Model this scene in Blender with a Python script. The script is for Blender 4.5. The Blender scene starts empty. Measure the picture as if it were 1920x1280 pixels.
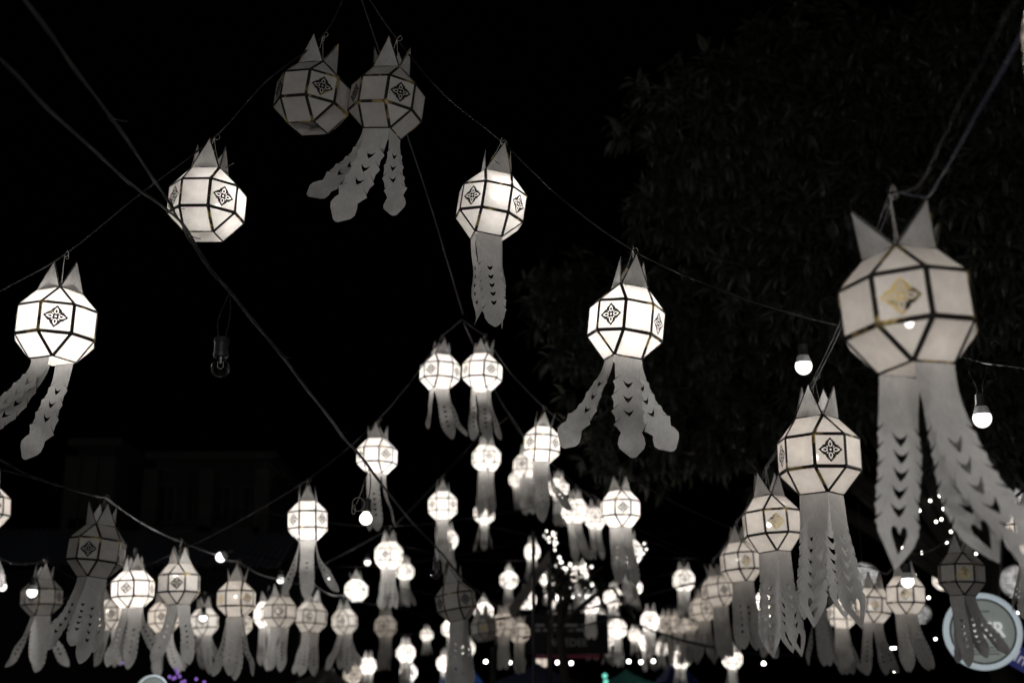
import bpy, bmesh, math, random
import numpy as np
from mathutils import Vector, Matrix, Quaternion
from mathutils.geometry import delaunay_2d_cdt

# ------------------------------------------------------------------ camera, sky, light, exposure
S = bpy.context.scene
COL = S.collection
random.seed(7)
RNG = np.random.default_rng(7)
R = math.radians

CAM_LOC = Vector((0, 0, 1.6))
PITCH = R(15.0)
FPX = 50.0 / 36.0 * 1920.0            # focal length in pixels of the 1920 px wide photograph
cam_d = bpy.data.cameras.new('camera'); cam = bpy.data.objects.new('camera', cam_d); COL.objects.link(cam)
cam.location = CAM_LOC; cam.rotation_euler = (R(90) + PITCH, 0, 0)
cam_d.lens = 50; cam_d.sensor_width = 36; cam_d.clip_end = 3000; cam_d.clip_start = 0.05
cam_d.dof.use_dof = True; cam_d.dof.focus_distance = 4.8; cam_d.dof.aperture_fstop = 2.9
S.camera = cam
CX = Vector((1, 0, 0)); CF = Vector((0, math.cos(PITCH), math.sin(PITCH))); CU = Vector((0, -math.sin(PITCH), math.cos(PITCH)))

W = bpy.data.worlds.new('World'); S.world = W; W.use_nodes = True
nt = W.node_tree
sky = nt.nodes.new('ShaderNodeTexSky'); sky.sky_type = 'NISHITA'; sky.sun_disc = False
sky.sun_elevation = R(-5.4); sky.sun_rotation = R(190)
bg = nt.nodes['Background']; bg.inputs[1].default_value = 0.05
nt.links.new(sky.outputs[0], bg.inputs[0])
sun_d = bpy.data.lights.new('moon', 'SUN'); sun = bpy.data.objects.new('moon', sun_d); COL.objects.link(sun)
sun_d.energy = 0.012; sun_d.angle = R(0.5); sun_d.color = (1, .95, .9); sun.rotation_euler = (R(55), 0, R(-20))

S.view_settings.view_transform = 'Standard'; S.view_settings.look = 'None'
S.view_settings.exposure = 0; S.view_settings.gamma = 1; S.view_settings.use_curve_mapping = False
S.render.engine = 'CYCLES'
S.cycles.use_denoising = True
S.cycles.max_bounces = 6; S.cycles.diffuse_bounces = 4; S.cycles.transmission_bounces = 4; S.cycles.glossy_bounces = 3
S.cycles.transparent_max_bounces = 8
S.cycles.sample_clamp_indirect = 4.0
S.cycles.use_light_tree = True
S.cycles.caustics_reflective = False; S.cycles.caustics_refractive = False


def P(px, py, depth):
    """world point seen at pixel (px, py) of the 1920 x 1280 photograph, at this distance along the view axis"""
    return CAM_LOC + CF * depth + CX * ((px - 960) / FPX * depth) + CU * ((640 - py) / FPX * depth)


def proj(p):
    d = p - CAM_LOC; z = d.dot(CF)
    return 960 + d.dot(CX) / z * FPX, 640 - d.dot(CU) / z * FPX


# ------------------------------------------------------------------ helpers
def tag(o, label=None, cat=None, group=None, kind=None):
    if label: o['label'] = label
    if cat: o['category'] = cat
    if group: o['group'] = group
    if kind: o['kind'] = kind
    return o


def mesh_from(name, verts, faces, mat=None, smooth=False):
    me = bpy.data.meshes.new(name)
    me.from_pydata([tuple(v) for v in verts], [], faces)
    if mat: me.materials.append(mat)
    if smooth:
        me.polygons.foreach_set('use_smooth', [True] * len(me.polygons))
    me.update()
    return me


def obj(name, me, parent=None, mtx=None):
    o = bpy.data.objects.new(name, me); COL.objects.link(o)
    if parent: o.parent = parent
    if mtx is not None: o.matrix_local = mtx
    return o


def empty(name, mtx):
    o = bpy.data.objects.new(name, None); COL.objects.link(o)
    o.empty_display_size = .05
    o.matrix_world = mtx
    return o


class MB:
    """collects simple shapes into one mesh"""
    def __init__(self): self.v = []; self.f = []
    def add(self, vs, fs):
        n = len(self.v); self.v += [Vector(v) for v in vs]; self.f += [tuple(i + n for i in f) for f in fs]
    def box(self, c, s, rot=None):
        c = Vector(c); vs = []
        for x in (-1, 1):
            for y in (-1, 1):
                for z in (-1, 1):
                    p = Vector((x * s[0] / 2, y * s[1] / 2, z * s[2] / 2))
                    if rot is not None: p = rot @ p
                    vs.append(c + p)
        self.add(vs, [(0, 1, 3, 2), (4, 6, 7, 5), (0, 4, 5, 1), (2, 3, 7, 6), (0, 2, 6, 4), (1, 5, 7, 3)])
    def tube(self, pts, r, n=6, r1=None):
        pts = [Vector(p) for p in pts]
        if len(pts) < 2: return
        ref = None; rings = []
        for i, p in enumerate(pts):
            t = (pts[min(i + 1, len(pts) - 1)] - pts[max(i - 1, 0)]).normalized()
            if ref is None:
                ref = t.orthogonal().normalized()
            ref = (ref - t * ref.dot(t)).normalized()
            b = t.cross(ref)
            rr = r if r1 is None else r + (r1 - r) * i / (len(pts) - 1)
            rings.append([p + (ref * math.cos(2 * math.pi * k / n) + b * math.sin(2 * math.pi * k / n)) * rr for k in range(n)])
        vs = [v for ring in rings for v in ring]; fs = []
        for i in range(len(pts) - 1):
            for k in range(n):
                a = i * n + k; b2 = i * n + (k + 1) % n
                fs.append((a, b2, b2 + n, a + n))
        fs.append(tuple(range(n - 1, -1, -1))); fs.append(tuple(range((len(pts) - 1) * n, len(pts) * n)))
        self.add(vs, fs)
    def lathe(self, prof, n=16, c=(0, 0, 0)):
        c = Vector(c); vs = []; fs = []
        for (r, z) in prof:
            for k in range(n):
                a = 2 * math.pi * k / n
                vs.append(c + Vector((r * math.cos(a), r * math.sin(a), z)))
        for i in range(len(prof) - 1):
            for k in range(n):
                a = i * n + k; b = i * n + (k + 1) % n
                fs.append((a, b, b + n, a + n))
        self.add(vs, fs)
    def build(self, name, mat, parent=None, mtx=None, smooth=False):
        return obj(name, mesh_from(name, self.v, self.f, mat, smooth), parent, mtx)


def spline(pts, n=10):
    pts = [Vector(p) for p in pts]
    if len(pts) == 2:
        return [pts[0].lerp(pts[1], i / n) for i in range(n + 1)]
    ext = [pts[0] * 2 - pts[1]] + pts + [pts[-1] * 2 - pts[-2]]
    out = []
    for i in range(1, len(ext) - 2):
        p0, p1, p2, p3 = ext[i - 1:i + 3]
        for k in range(n):
            t = k / n
            out.append(.5 * ((2 * p1) + (p2 - p0) * t + (2 * p0 - 5 * p1 + 4 * p2 - p3) * t * t + (3 * p1 - p0 - 3 * p2 + p3) * t ** 3))
    out.append(pts[-1])
    return out


# ------------------------------------------------------------------ materials
def new_mat(name):
    m = bpy.data.materials.new(name); m.use_nodes = True
    n = m.node_tree.nodes; n.clear()
    out = n.new('ShaderNodeOutputMaterial')
    return m, n, m.node_tree.links, out


def principled(name, color, rough=.6, metallic=0, var=.15, scale=30, bump=0.0, emis=None, emis_s=0, spec=.4):
    m, n, l, out = new_mat(name)
    b = n.new('ShaderNodeBsdfPrincipled')
    b.inputs['Roughness'].default_value = rough; b.inputs['Metallic'].default_value = metallic
    b.inputs['Specular IOR Level'].default_value = spec
    tc = n.new('ShaderNodeTexCoord'); no = n.new('ShaderNodeTexNoise'); no.inputs['Scale'].default_value = scale; no.inputs['Detail'].default_value = 5
    l.new(tc.outputs['Object'], no.inputs['Vector'])
    mix = n.new('ShaderNodeMix'); mix.data_type = 'RGBA'
    mix.inputs[6].default_value = (*[c * (1 - var) for c in color], 1); mix.inputs[7].default_value = (*[min(1, c * (1 + var)) for c in color], 1)
    l.new(no.outputs['Fac'], mix.inputs[0]); l.new(mix.outputs[2], b.inputs['Base Color'])
    if bump:
        bp = n.new('ShaderNodeBump'); bp.inputs['Strength'].default_value = bump; bp.inputs['Distance'].default_value = .002
        l.new(no.outputs['Fac'], bp.inputs['Height']); l.new(bp.outputs[0], b.inputs['Normal'])
    if emis:
        b.inputs['Emission Color'].default_value = (*emis, 1); b.inputs['Emission Strength'].default_value = emis_s
    l.new(b.outputs[0], out.inputs[0])
    return m


def paper_mat(name, c_lo, c_hi, trans, see=0):
    """thin woven paper or cloth: part diffuse, part translucent, with threads and blotches"""
    m, n, l, out = new_mat(name)
    tc = n.new('ShaderNodeTexCoord')
    blot = n.new('ShaderNodeTexNoise'); blot.inputs['Scale'].default_value = 22; blot.inputs['Detail'].default_value = 6; blot.inputs['Roughness'].default_value = .65
    mp = n.new('ShaderNodeMapping'); mp.inputs['Scale'].default_value = (900, 60, 60)
    mp2 = n.new('ShaderNodeMapping'); mp2.inputs['Scale'].default_value = (60, 900, 60)
    t1 = n.new('ShaderNodeTexNoise'); t1.inputs['Scale'].default_value = 1; t1.inputs['Detail'].default_value = 2
    t2 = n.new('ShaderNodeTexNoise'); t2.inputs['Scale'].default_value = 1; t2.inputs['Detail'].default_value = 2
    for a in (blot,): l.new(tc.outputs['Object'], a.inputs['Vector'])
    l.new(tc.outputs['Object'], mp.inputs[0]); l.new(tc.outputs['Object'], mp2.inputs[0])
    l.new(mp.outputs[0], t1.inputs['Vector']); l.new(mp2.outputs[0], t2.inputs['Vector'])
    add = n.new('ShaderNodeMath'); add.operation = 'ADD'; l.new(t1.outputs['Fac'], add.inputs[0]); l.new(t2.outputs['Fac'], add.inputs[1])
    mul = n.new('ShaderNodeMath'); mul.operation = 'MULTIPLY_ADD'; mul.inputs[1].default_value = .55; l.new(add.outputs[0], mul.inputs[0])
    hb = n.new('ShaderNodeMath'); hb.operation = 'MULTIPLY'; hb.inputs[1].default_value = .7; l.new(blot.outputs['Fac'], hb.inputs[0])
    l.new(hb.outputs[0], mul.inputs[2])
    rp = n.new('ShaderNodeMapRange'); rp.inputs[1].default_value = .6; rp.inputs[2].default_value = 1.2; l.new(mul.outputs[0], rp.inputs[0])
    mix = n.new('ShaderNodeMix'); mix.data_type = 'RGBA'; mix.inputs[6].default_value = (*c_lo, 1); mix.inputs[7].default_value = (*c_hi, 1)
    l.new(rp.outputs[0], mix.inputs[0])
    d = n.new('ShaderNodeBsdfDiffuse'); t = n.new('ShaderNodeBsdfTranslucent')
    l.new(mix.outputs[2], d.inputs[0]); l.new(mix.outputs[2], t.inputs[0])
    ms = n.new('ShaderNodeMixShader'); ms.inputs[0].default_value = trans
    l.new(d.outputs[0], ms.inputs[1]); l.new(t.outputs[0], ms.inputs[2])
    if see:
        tr = n.new('ShaderNodeBsdfTransparent'); m2 = n.new('ShaderNodeMixShader'); m2.inputs[0].default_value = see
        l.new(ms.outputs[0], m2.inputs[1]); l.new(tr.outputs[0], m2.inputs[2]); ms = m2
    l.new(ms.outputs[0], out.inputs[0])
    return m


def emit_mat(name, color, strength):
    m, n, l, out = new_mat(name)
    e = n.new('ShaderNodeEmission'); e.inputs[0].default_value = (*color, 1); e.inputs[1].default_value = strength
    l.new(e.outputs[0], out.inputs[0])
    return m


M_PAPER = paper_mat('lantern_paper', (.58, .555, .53), (.84, .815, .79), .5, .035)
M_TAIL = paper_mat('tail_paper', (.50, .49, .48), (.80, .79, .775), .48)
def gold_mat(name, thread, gold, lo, hi, scale):
    """black-and-gold braid or gold foil, painted black as if backlit, glints as gold patches"""
    m, n, l, out = new_mat(name)
    b = n.new('ShaderNodeBsdfPrincipled'); b.inputs['Roughness'].default_value = .45; b.inputs['Specular IOR Level'].default_value = .15
    tc = n.new('ShaderNodeTexCoord'); no = n.new('ShaderNodeTexNoise'); no.inputs['Scale'].default_value = scale; no.inputs['Detail'].default_value = 4
    oi = n.new('ShaderNodeObjectInfo'); ad = n.new('ShaderNodeVectorMath'); ad.operation = 'ADD'
    sc = n.new('ShaderNodeVectorMath'); sc.operation = 'SCALE'; sc.inputs['Scale'].default_value = 9
    cx = n.new('ShaderNodeCombineXYZ'); l.new(oi.outputs['Random'], cx.inputs[0]); l.new(oi.outputs['Random'], cx.inputs[2]); l.new(cx.outputs[0], sc.inputs[0])
    l.new(tc.outputs['Object'], ad.inputs[0]); l.new(sc.outputs[0], ad.inputs[1]); l.new(ad.outputs[0], no.inputs['Vector'])
    mr = n.new('ShaderNodeMapRange'); mr.inputs[1].default_value = lo; mr.inputs[2].default_value = hi; l.new(no.outputs['Fac'], mr.inputs[0])
    mix = n.new('ShaderNodeMix'); mix.data_type = 'RGBA'; mix.inputs[6].default_value = (*thread, 1); mix.inputs[7].default_value = (*gold, 1)
    l.new(mr.outputs[0], mix.inputs[0]); l.new(mix.outputs[2], b.inputs['Base Color']); l.new(mr.outputs[0], b.inputs['Metallic'])
    f = n.new('ShaderNodeTexNoise'); f.inputs['Scale'].default_value = 700; l.new(tc.outputs['Object'], f.inputs['Vector'])
    bp = n.new('ShaderNodeBump'); bp.inputs['Strength'].default_value = .8; bp.inputs['Distance'].default_value = .002; l.new(f.outputs['Fac'], bp.inputs['Height']); l.new(bp.outputs[0], b.inputs['Normal'])
    l.new(b.outputs[0], out.inputs[0])
    return m


M_GOLD = gold_mat('gold_braid', (.016, .014, .012), (.62, .47, .20), .56, .68, 16)
M_FOIL = gold_mat('backlit_foil', (.010, .009, .008), (.62, .47, .20), .62, .74, 9)  # gold foil with its backlit black put into the colour
M_FOILG = gold_mat('gold_foil', (.03, .025, .015), (.80, .64, .30), .34, .50, 22)
M_STRING = principled('white_string', (.5, .48, .46), rough=.9, scale=200)
M_CABLE = principled('black_cable', (.010, .010, .012), rough=.5, scale=80, var=.4, spec=.35)
M_BLUECABLE = principled('blue_grey_cable', (.07, .075, .12), rough=.4, scale=80)
M_SOCKET = principled('black_bakelite', (.018, .018, .019), rough=.35, scale=60)
M_COLLAR = principled('white_plastic', (.6, .6, .6), rough=.45, scale=60, var=.05)
def led_mat(name, c, lo, hi):
    m, n, l, out = new_mat(name)
    lw = n.new('ShaderNodeLayerWeight'); lw.inputs[0].default_value = .5
    mr = n.new('ShaderNodeMapRange'); mr.inputs[1].default_value = .15; mr.inputs[2].default_value = 1.0; mr.inputs[3].default_value = hi; mr.inputs[4].default_value = lo
    l.new(lw.outputs['Facing'], mr.inputs[0])
    e = n.new('ShaderNodeEmission'); e.inputs[0].default_value = (*c, 1); l.new(mr.outputs[0], e.inputs[1]); l.new(e.outputs[0], out.inputs[0])
    return m


M_LED = led_mat('led_diffuser', (1, .97, .93), .55, 3.2)
M_FILL_BULB = emit_mat('fill_bulb_glow', (1, .965, .935), 2900)  # glow of the added fill bulbs, out of view behind the camera
M_DOT = emit_mat('tiny_light', (1, .95, .86), 9)
M_DOTW = emit_mat('small_bulb_glow', (1, .97, .92), 9)
M_PURPLE = emit_mat('purple_light', (.36, .18, .70), .6)
M_TEAL = emit_mat('teal_light', (.2, .75, .6), 1.1)
M_INBULB = emit_mat('lantern_bulb_glass', (1, .95, .88), 50)
M_FILAMENT = emit_mat('filament', (1, .85, .66), 900)


def glass_mat():
    m, n, l, out = new_mat('clear_glass')
    g = n.new('ShaderNodeBsdfGlossy'); g.inputs['Roughness'].default_value = .06
    t = n.new('ShaderNodeBsdfTransparent'); t.inputs[0].default_value = (.9, .9, .9, 1)
    fr = n.new('ShaderNodeLayerWeight'); fr.inputs[0].default_value = .35
    ms = n.new('ShaderNodeMixShader'); l.new(fr.outputs['Facing'], ms.inputs[0]); l.new(t.outputs[0], ms.inputs[1]); l.new(g.outputs[0], ms.inputs[2])
    l.new(ms.outputs[0], out.inputs[0])
    return m


def frosted_lit():
    m, n, l, out = new_mat('lit_frosted_glass')
    lw = n.new('ShaderNodeLayerWeight'); lw.inputs[0].default_value = .3
    cr = n.new('ShaderNodeMapRange'); cr.inputs[1].default_value = 0; cr.inputs[2].default_value = .8; cr.inputs[3].default_value = 4.0; cr.inputs[4].default_value = .9
    l.new(lw.outputs['Facing'], cr.inputs[0])
    e = n.new('ShaderNodeEmission'); e.inputs[0].default_value = (1, .93, .84, 1); l.new(cr.outputs[0], e.inputs[1])
    l.new(e.outputs[0], out.inputs[0])
    return m


M_GLASS = glass_mat(); M_LITGLASS = emit_mat('lit_frosted_glass', (1, .93, .84), 2.6)

# ------------------------------------------------------------------ setting: ground
M_GROUND = principled('asphalt', (.05, .05, .05), rough=.9, scale=6, var=.4, bump=.5)
g = MB(); g.add([(-600, -600, 0), (600, -600, 0), (600, 900, 0), (-600, 900, 0)], [(0, 1, 2, 3)])
tag(g.build('ground', M_GROUND), kind='structure')

# ------------------------------------------------------------------ lantern geometry (rhombicuboctahedron, edge A)
A = 0.1
H1, H2 = A / 2, A / 2 * (1 + math.sqrt(2))


def body_faces():
    """faces as vertex loops: mid squares (flower / plain), slope squares, triangles; flower normal 0 is local +x"""
    oct_ = [Vector((H2 / math.cos(math.pi / 8) * math.cos(math.pi / 8 + k * math.pi / 4), H2 / math.cos(math.pi / 8) * math.sin(math.pi / 8 + k * math.pi / 4), 0)) for k in range(8)]
    sq = [Vector((H1 * math.sqrt(2) * math.cos(k * math.pi / 2), H1 * math.sqrt(2) * math.sin(k * math.pi / 2), 0)) for k in range(4)]  # corners at 0, 90, ...
    up = Vector((0, 0, 1)); mid = []; slope = []; tri = []
    for k in range(8):
        a, b = oct_[k - 1], oct_[k]      # face k, normal at angle k * 45
        mid.append((k % 2 == 0, k * 45, [a - up * H1, b - up * H1, b + up * H1, a + up * H1]))
        for s in (1, -1):
            if k % 2 == 0:
                c = sq[k // 2]
                loop = [a + up * H1 * s, b + up * H1 * s, c + up * H2 * s]
                tri.append(loop if s > 0 else loop[::-1])
            else:
                c0, c1 = sq[(k - 1) // 2], sq[((k + 1) // 2) % 4]
                loop = [a + up * H1 * s, b + up * H1 * s, c1 + up * H2 * s, c0 + up * H2 * s]
                slope.append(loop if s > 0 else loop[::-1])
    return mid, slope, tri, sq


MID, SLOPE, TRI, SQ = body_faces()


def face_mtx(loop):
    c = sum(loop, Vector()) / len(loop)
    x = (loop[1] - loop[0]).normalized(); n = (loop[1] - loop[0]).cross(loop[2] - loop[1]).normalized()
    y = n.cross(x)
    return Matrix(((x.x, y.x, n.x, c.x), (x.y, y.y, n.y, c.y), (x.z, y.z, n.z, c.z), (0, 0, 0, 1)))


def panel_mesh(seed):
    rr = random.Random(seed); ph = [rr.uniform(0, 6) for _ in range(4)]
    N = 6; vs = []; fs = []
    for j in range(N + 1):
        for i in range(N + 1):
            u, v = i / N, j / N
            z = -.0042 * (16 * u * (1 - u) * v * (1 - v)) * (1 + .5 * math.sin(5 * u + ph[0]) + .4 * math.sin(6 * v + ph[1]))
            vs.append(((u - .5) * A, (v - .5) * A, z))
    for j in range(N):
        for i in range(N):
            a = j * (N + 1) + i; fs.append((a, a + 1, a + N + 2, a + N + 1))
    return mesh_from('square_panel', vs, fs, M_PAPER, True)


SQUARES = [panel_mesh(k) for k in range(4)]
_m = face_mtx(TRI[0]).inverted()
TRI_ME = mesh_from('triangle_panel', [_m @ v for v in TRI[0]], [(0, 1, 2)], M_PAPER)
# whole paper body for lanterns far away
_v = []; _f = []
for loop in [m[2] for m in MID] + SLOPE + TRI:
    n0 = len(_v); _v += loop; _f.append(tuple(range(n0, n0 + len(loop))))
SHELL_ME = mesh_from('paper_body', _v, _f, M_PAPER)


def trim_mesh(wd, teeth, d=.0016):
    """braid glued over every edge, folded onto both faces, with a saw-toothed inner border"""
    mb = MB(); edges = {}
    loops = [m[2] for m in MID] + SLOPE + TRI
    key = lambda v: (round(v.x, 4), round(v.y, 4), round(v.z, 4))
    for loop in loops:
        n = (loop[1] - loop[0]).cross(loop[2] - loop[1]).normalized(); c = sum(loop, Vector()) / len(loop)
        m = len(loop); ang = math.pi / 3 if m == 3 else math.pi / 2
        for i in range(m):
            a, b = loop[i], loop[(i + 1) % m]
            t = (b - a).normalized(); inn = n.cross(t)
            if inn.dot(c - a) < 0: inn = -inn
            off = n * d; cut = wd / math.tan(ang / 2)
            p = [a + off, b + off, b + off + inn * wd - t * cut, a + off + inn * wd + t * cut]
            mb.add(p, [(0, 1, 2, 3)])
            edges.setdefault(tuple(sorted((key(a), key(b)))), []).append((a + off, b + off))
            if teeth:
                L = A - 2 * cut; k = max(3, int(L / .0042)); st = L / k
                for q in range(k):
                    s = a + off + inn * wd + t * (cut + q * st)
                    mb.add([s, s + t * st, s + t * st * .5 + inn * .0021], [(0, 1, 2)])
    for es in edges.values():
        if len(es) == 2:
            (a, b), (c, e) = es
            if (a - c).length > (a - e).length: c, e = e, c
            mb.add([a, b, e, c], [(0, 1, 2, 3)])
        else:   # open rims at the top and bottom squares: a turned-in lip
            (a, b), = es
            z = -.006 if a.z > 0 else .006
            inw = Vector((-(a + b).x, -(a + b).y, 0)).normalized() * .002
            mb.add([a, b, b + inw + Vector((0, 0, z * .2)), a + inw + Vector((0, 0, z * .2))], [(0, 1, 2, 3)])
    return mesh_from('braid_trim', mb.v, mb.f, M_GOLD)


TRIM_FINE = trim_mesh(.0042, True)
TRIM_MID = trim_mesh(.0054, False)
TRIM_THIN = trim_mesh(.0046, False)


def inside(p, poly):
    x, y = p; r = False; j = len(poly) - 1
    for i in range(len(poly)):
        xi, yi = poly[i]; xj, yj = poly[j]
        if (yi > y) != (yj > y) and x < (xj - xi) * (y - yi) / (yj - yi) + xi: r = not r
        j = i
    return r


def cdt_fill(curves, extra=()):
    """triangles of the even-odd region of nested closed curves"""
    vs = []; es = []
    for c in curves:
        n0 = len(vs); vs += [Vector(p) for p in c]; es += [(n0 + i, n0 + (i + 1) % len(c)) for i in range(len(c))]
    vs += [Vector(p) for p in extra]
    ov, oe, of, *_ = delaunay_2d_cdt(vs, es, [], 0, 1e-7)
    fs = []
    for f in of:
        c = sum((ov[i] for i in f), Vector((0, 0))) / len(f)
        if sum(inside((c.x, c.y), q) for q in curves) % 2: fs.append(tuple(f))
    return [(v.x, v.y) for v in ov], fs


def flower_mesh():
    """four-petalled flame rosette cut from gold foil"""
    curves = []
    def four(half):          # half: (r, angle offset from the petal axis) listed from axis to 45 degrees; mirrored and turned four times
        pts = []
        for q in range(4):
            base = q * math.pi / 2 + math.pi / 2
            seq = [(r, -a) for r, a in reversed(half[1:])] + half
            pts += [(r * math.cos(base + a), r * math.sin(base + a)) for r, a in seq[:-1]]
        return pts
    d = math.radians
    curves.append(four([(.0400, 0), (.0345, d(4)), (.0362, d(8)), (.0305, d(10)), (.0332, d(17)), (.0280, d(18)), (.0308, d(26)), (.0265, d(28)), (.0288, d(36)), (.0238, d(39)), (.0258, d(45))]))
    def drop(ang, r0, r1, hw, n=14):
        ca, sa = math.cos(ang), math.sin(ang); pts = []
        for k in range(n):
            t = 2 * math.pi * k / n
            y = r0 + (r1 - r0) * (.5 - .5 * math.cos(t)); x = hw * math.sin(t) * (.72 + .36 * math.cos(t - .3 * math.sin(t)))
            pts.append((x * ca - y * sa, x * sa + y * ca))
        return pts
    for q in range(4):
        g_ = q * math.pi / 2
        curves.append(drop(g_, .0085, .0300, .0080, 18)); curves.append(drop(g_, .0118, .0238, .0040))
        curves.append(drop(g_ + math.pi / 4, .0105, .0178, .0022, 8))
    curves.append([(.0036 * math.cos(k * .5236), .0036 * math.sin(k * .5236)) for k in range(12)])
    v, f = cdt_fill(curves)
    return mesh_from('flower_motif', [(x, y, .0012) for x, y in v], f, M_FOIL)


FLOWER_ME = flower_mesh()


def spike_mesh():
    """tall triangular paper point that stands on one edge of the top opening, with a braid border"""
    h = .112; vs = []; fs = []
    N = 6
    for j in range(N + 1):
        t = j / N; w = A * .5 * (1 - t) ** .92
        for s in (-1, 0, 1):
            vs.append((s * w, -.004 * (1 - abs(s)) * (1 - t) * 2, h * t))
    for j in range(N):
        for i in range(2):
            a = j * 3 + i; fs.append((a, a + 1, a + 4, a + 3))
    me = mesh_from('crown_spike', vs, fs, M_TAIL, True)
    mb = MB()
    for s in (-1, 1):
        for side in (-.0016, .0016):
            out = []
            for j in range(N + 1):
                t = j / N; w = A * .5 * (1 - t) ** .92
                out.append((s * (w + .0008), side, h * t)); out.append((s * max(0, w - .0036), side - .004 * .1, h * t))
            mb.add(out, [(2 * j, 2 * j + 1, 2 * j + 3, 2 * j + 2) for j in range(N)])
    mb.add([(-.002, -.002, h - .001), (.002, -.002, h - .001), (.002, .002, h - .001), (-.002, .002, h - .001), (0, 0, h + .004)], [(0, 1, 4), (1, 2, 4), (2, 3, 4), (3, 0, 4)])
    return me, mesh_from('spike_braid', mb.v, mb.f, M_GOLD)


SPIKE_ME, SPIKE_TRIM = spike_mesh()


def tail_template(style):
    """flat outline of one paper tail (s across, t down) with its cut-outs; returns triangles"""
    L = .34
    if style == 'heart':
        prof = [(0, .050), (.10, .049), (.22, .046), (.40, .047), (.60, .048), (.74, .046), (.80, .043)]; not_ = [.30, .39, .48, .57, .66, .75]; dep = .014
    elif style == 'pine':
        prof = [(0, .050), (.12, .046), (.22, .044), (.40, .049), (.60, .050), (.72, .048), (.78, .041)]; not_ = [.24, .38, .52, .66]; dep = .025
    else:
        prof = [(0, .050), (.12, .045), (.25, .041), (.45, .043), (.62, .045), (.76, .043), (.84, .037)]; not_ = [.32, .41, .50, .59, .68, .77]; dep = .012
    wid = lambda t: np.interp(t, [p[0] for p in prof], [p[1] for p in prof])
    right = []
    for t in np.linspace(0, .24, 5): right.append((wid(t), t * L))
    for i, t in enumerate(not_):
        w = wid(t)
        right += [(w, t * L - .004), (w - dep, t * L - .004 - dep * .75), (w + (.007 if style == 'pine' else .002), t * L + .005)]
        t2 = not_[i + 1] if i + 1 < len(not_) else prof[-1][0] - (.02 if style == 'pine' else -.02)
        tm = (t + t2) / 2; right.append((wid(tm) - (.001 if style != 'pine' else .002), tm * L))
    if style == 'heart': tip = [(.042, .815 * L), (.029, .88 * L), (.012, .955 * L)]
    elif style == 'pine': tip = [(.036, .76 * L), (.043, .80 * L), (.047, .86 * L), (.040, .905 * L), (.010, .992 * L)]
    else: tip = [(.034, .87 * L), (.024, .93 * L), (.010, .98 * L)]
    right += tip
    outline = [(x, y) for x, y in right] + [(0, L)] + [(-x, y) for x, y in reversed(right)]
    curves = [outline]
    for t in not_[:-1]:
        y = t * L + .012; a = .011 if style == 'dots' else .018
        if style == 'dots':
            curves.append([(-.0105, y - .008), (0, y - .003), (.0105, y - .008), (.008, y + .002), (0, y + .009), (-.008, y + .002)])
        else:
            curves.append([(-a, y - .012), (-a * .45, y - .004), (0, y - .001), (a * .45, y - .004), (a, y - .012), (a * .55, y + .004), (0, y + .014), (-a * .55, y + .004)])
    if style == 'heart':
        y = .80 * L
        curves.append([(0, y + .008), (.005, y - .004), (.011, y - .008), (.016, y - .003), (.016, y + .008), (.008, y + .027), (0, y + .043), (-.008, y + .027), (-.016, y + .008), (-.016, y - .003), (-.011, y - .008), (-.005, y - .004)])
    extra = []
    for t in np.linspace(.03, .95, 22):
        for s in (-.75, -.4, 0, .4, .75):
            p = (s * wid(t) * (1 if t < .82 else max(.1, (1 - t) / .18)), t * L)
            if inside(p, outline) and not any(inside(p, c) for c in curves[1:]): extra.append(p)
    v, f = cdt_fill(curves, extra)
    return np.array(v), f, L


TAILS = {s: tail_template(s) for s in ('heart', 'pine', 'dots')}


def bend_tail(style, base, edge, dx, dy, length, twist, inv, seed, narrow=1.0, face=.7):
    """hang a paper tail from the lantern's rim: it drifts dx (to the right) and dy (away) and twists on its way down"""
    V, F, L0 = TAILS[style]
    rr = random.Random(seed); n = 40
    pw = rr.uniform(1.35, 1.9); ph = rr.uniform(0, 6); amp = rr.uniform(.004, .010); cup = rr.uniform(-.016, .022); curl = rr.uniform(-.9, .7)
    pts = [Vector(base)]; ts = np.linspace(0, 1, n + 1); tg = []
    for i in range(n):
        t = (i + .5) / n
        d = Vector((dx * pw * t ** (pw - 1), dy * pw * t ** (pw - 1), -1.0 + .0 * t))
        d.x += .05 * math.sin(5 * t + ph); d.y += .12 * math.sin(6 * t + ph * 2) * t + curl * max(0, t - .45) ** 2 * 2.2
        d.normalize(); tg.append(d); pts.append(pts[-1] + d * (length / n))
    tg.append(tg[-1])
    out = []
    e0 = Vector(edge).normalized()
    et = e0 - tg[-1] * e0.dot(tg[-1]); et.normalize()
    view = (pts[-1] - CAM_LOC).normalized(); tgt = tg[-1].cross(view).normalized()
    if tgt.dot(et) < 0: tgt = -tgt
    ang = math.atan2(et.cross(tgt).dot(tg[-1]), et.dot(tgt))
    twist = twist * .5 + face * ang
    fr = []
    for i in range(n + 1):
        e = e0 - tg[i] * e0.dot(tg[i]); e.normalize()
        tw = twist * ts[i] ** 1.4
        e = Quaternion(tg[i], tw) @ e
        fr.append((e, tg[i].cross(e)))
    for s, y in V:
        t = min(1, y / L0) * n; i = min(int(t), n - 1); f = t - i
        c = pts[i].lerp(pts[i + 1], f); e = fr[i][0].lerp(fr[i + 1][0], f); nn = fr[i][1].lerp(fr[i + 1][1], f)
        u = t / n
        sw = s * narrow
        p = c + e * sw + nn * (amp * math.sin(14 * u + ph) * u + cup * u * (sw / .05) ** 2 + .006 * (sw / .05) * math.sin(9 * u + ph) * u)
        out.append(inv @ p)
    me = mesh_from('tail', out, F, M_TAIL, True)
    return me


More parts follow.
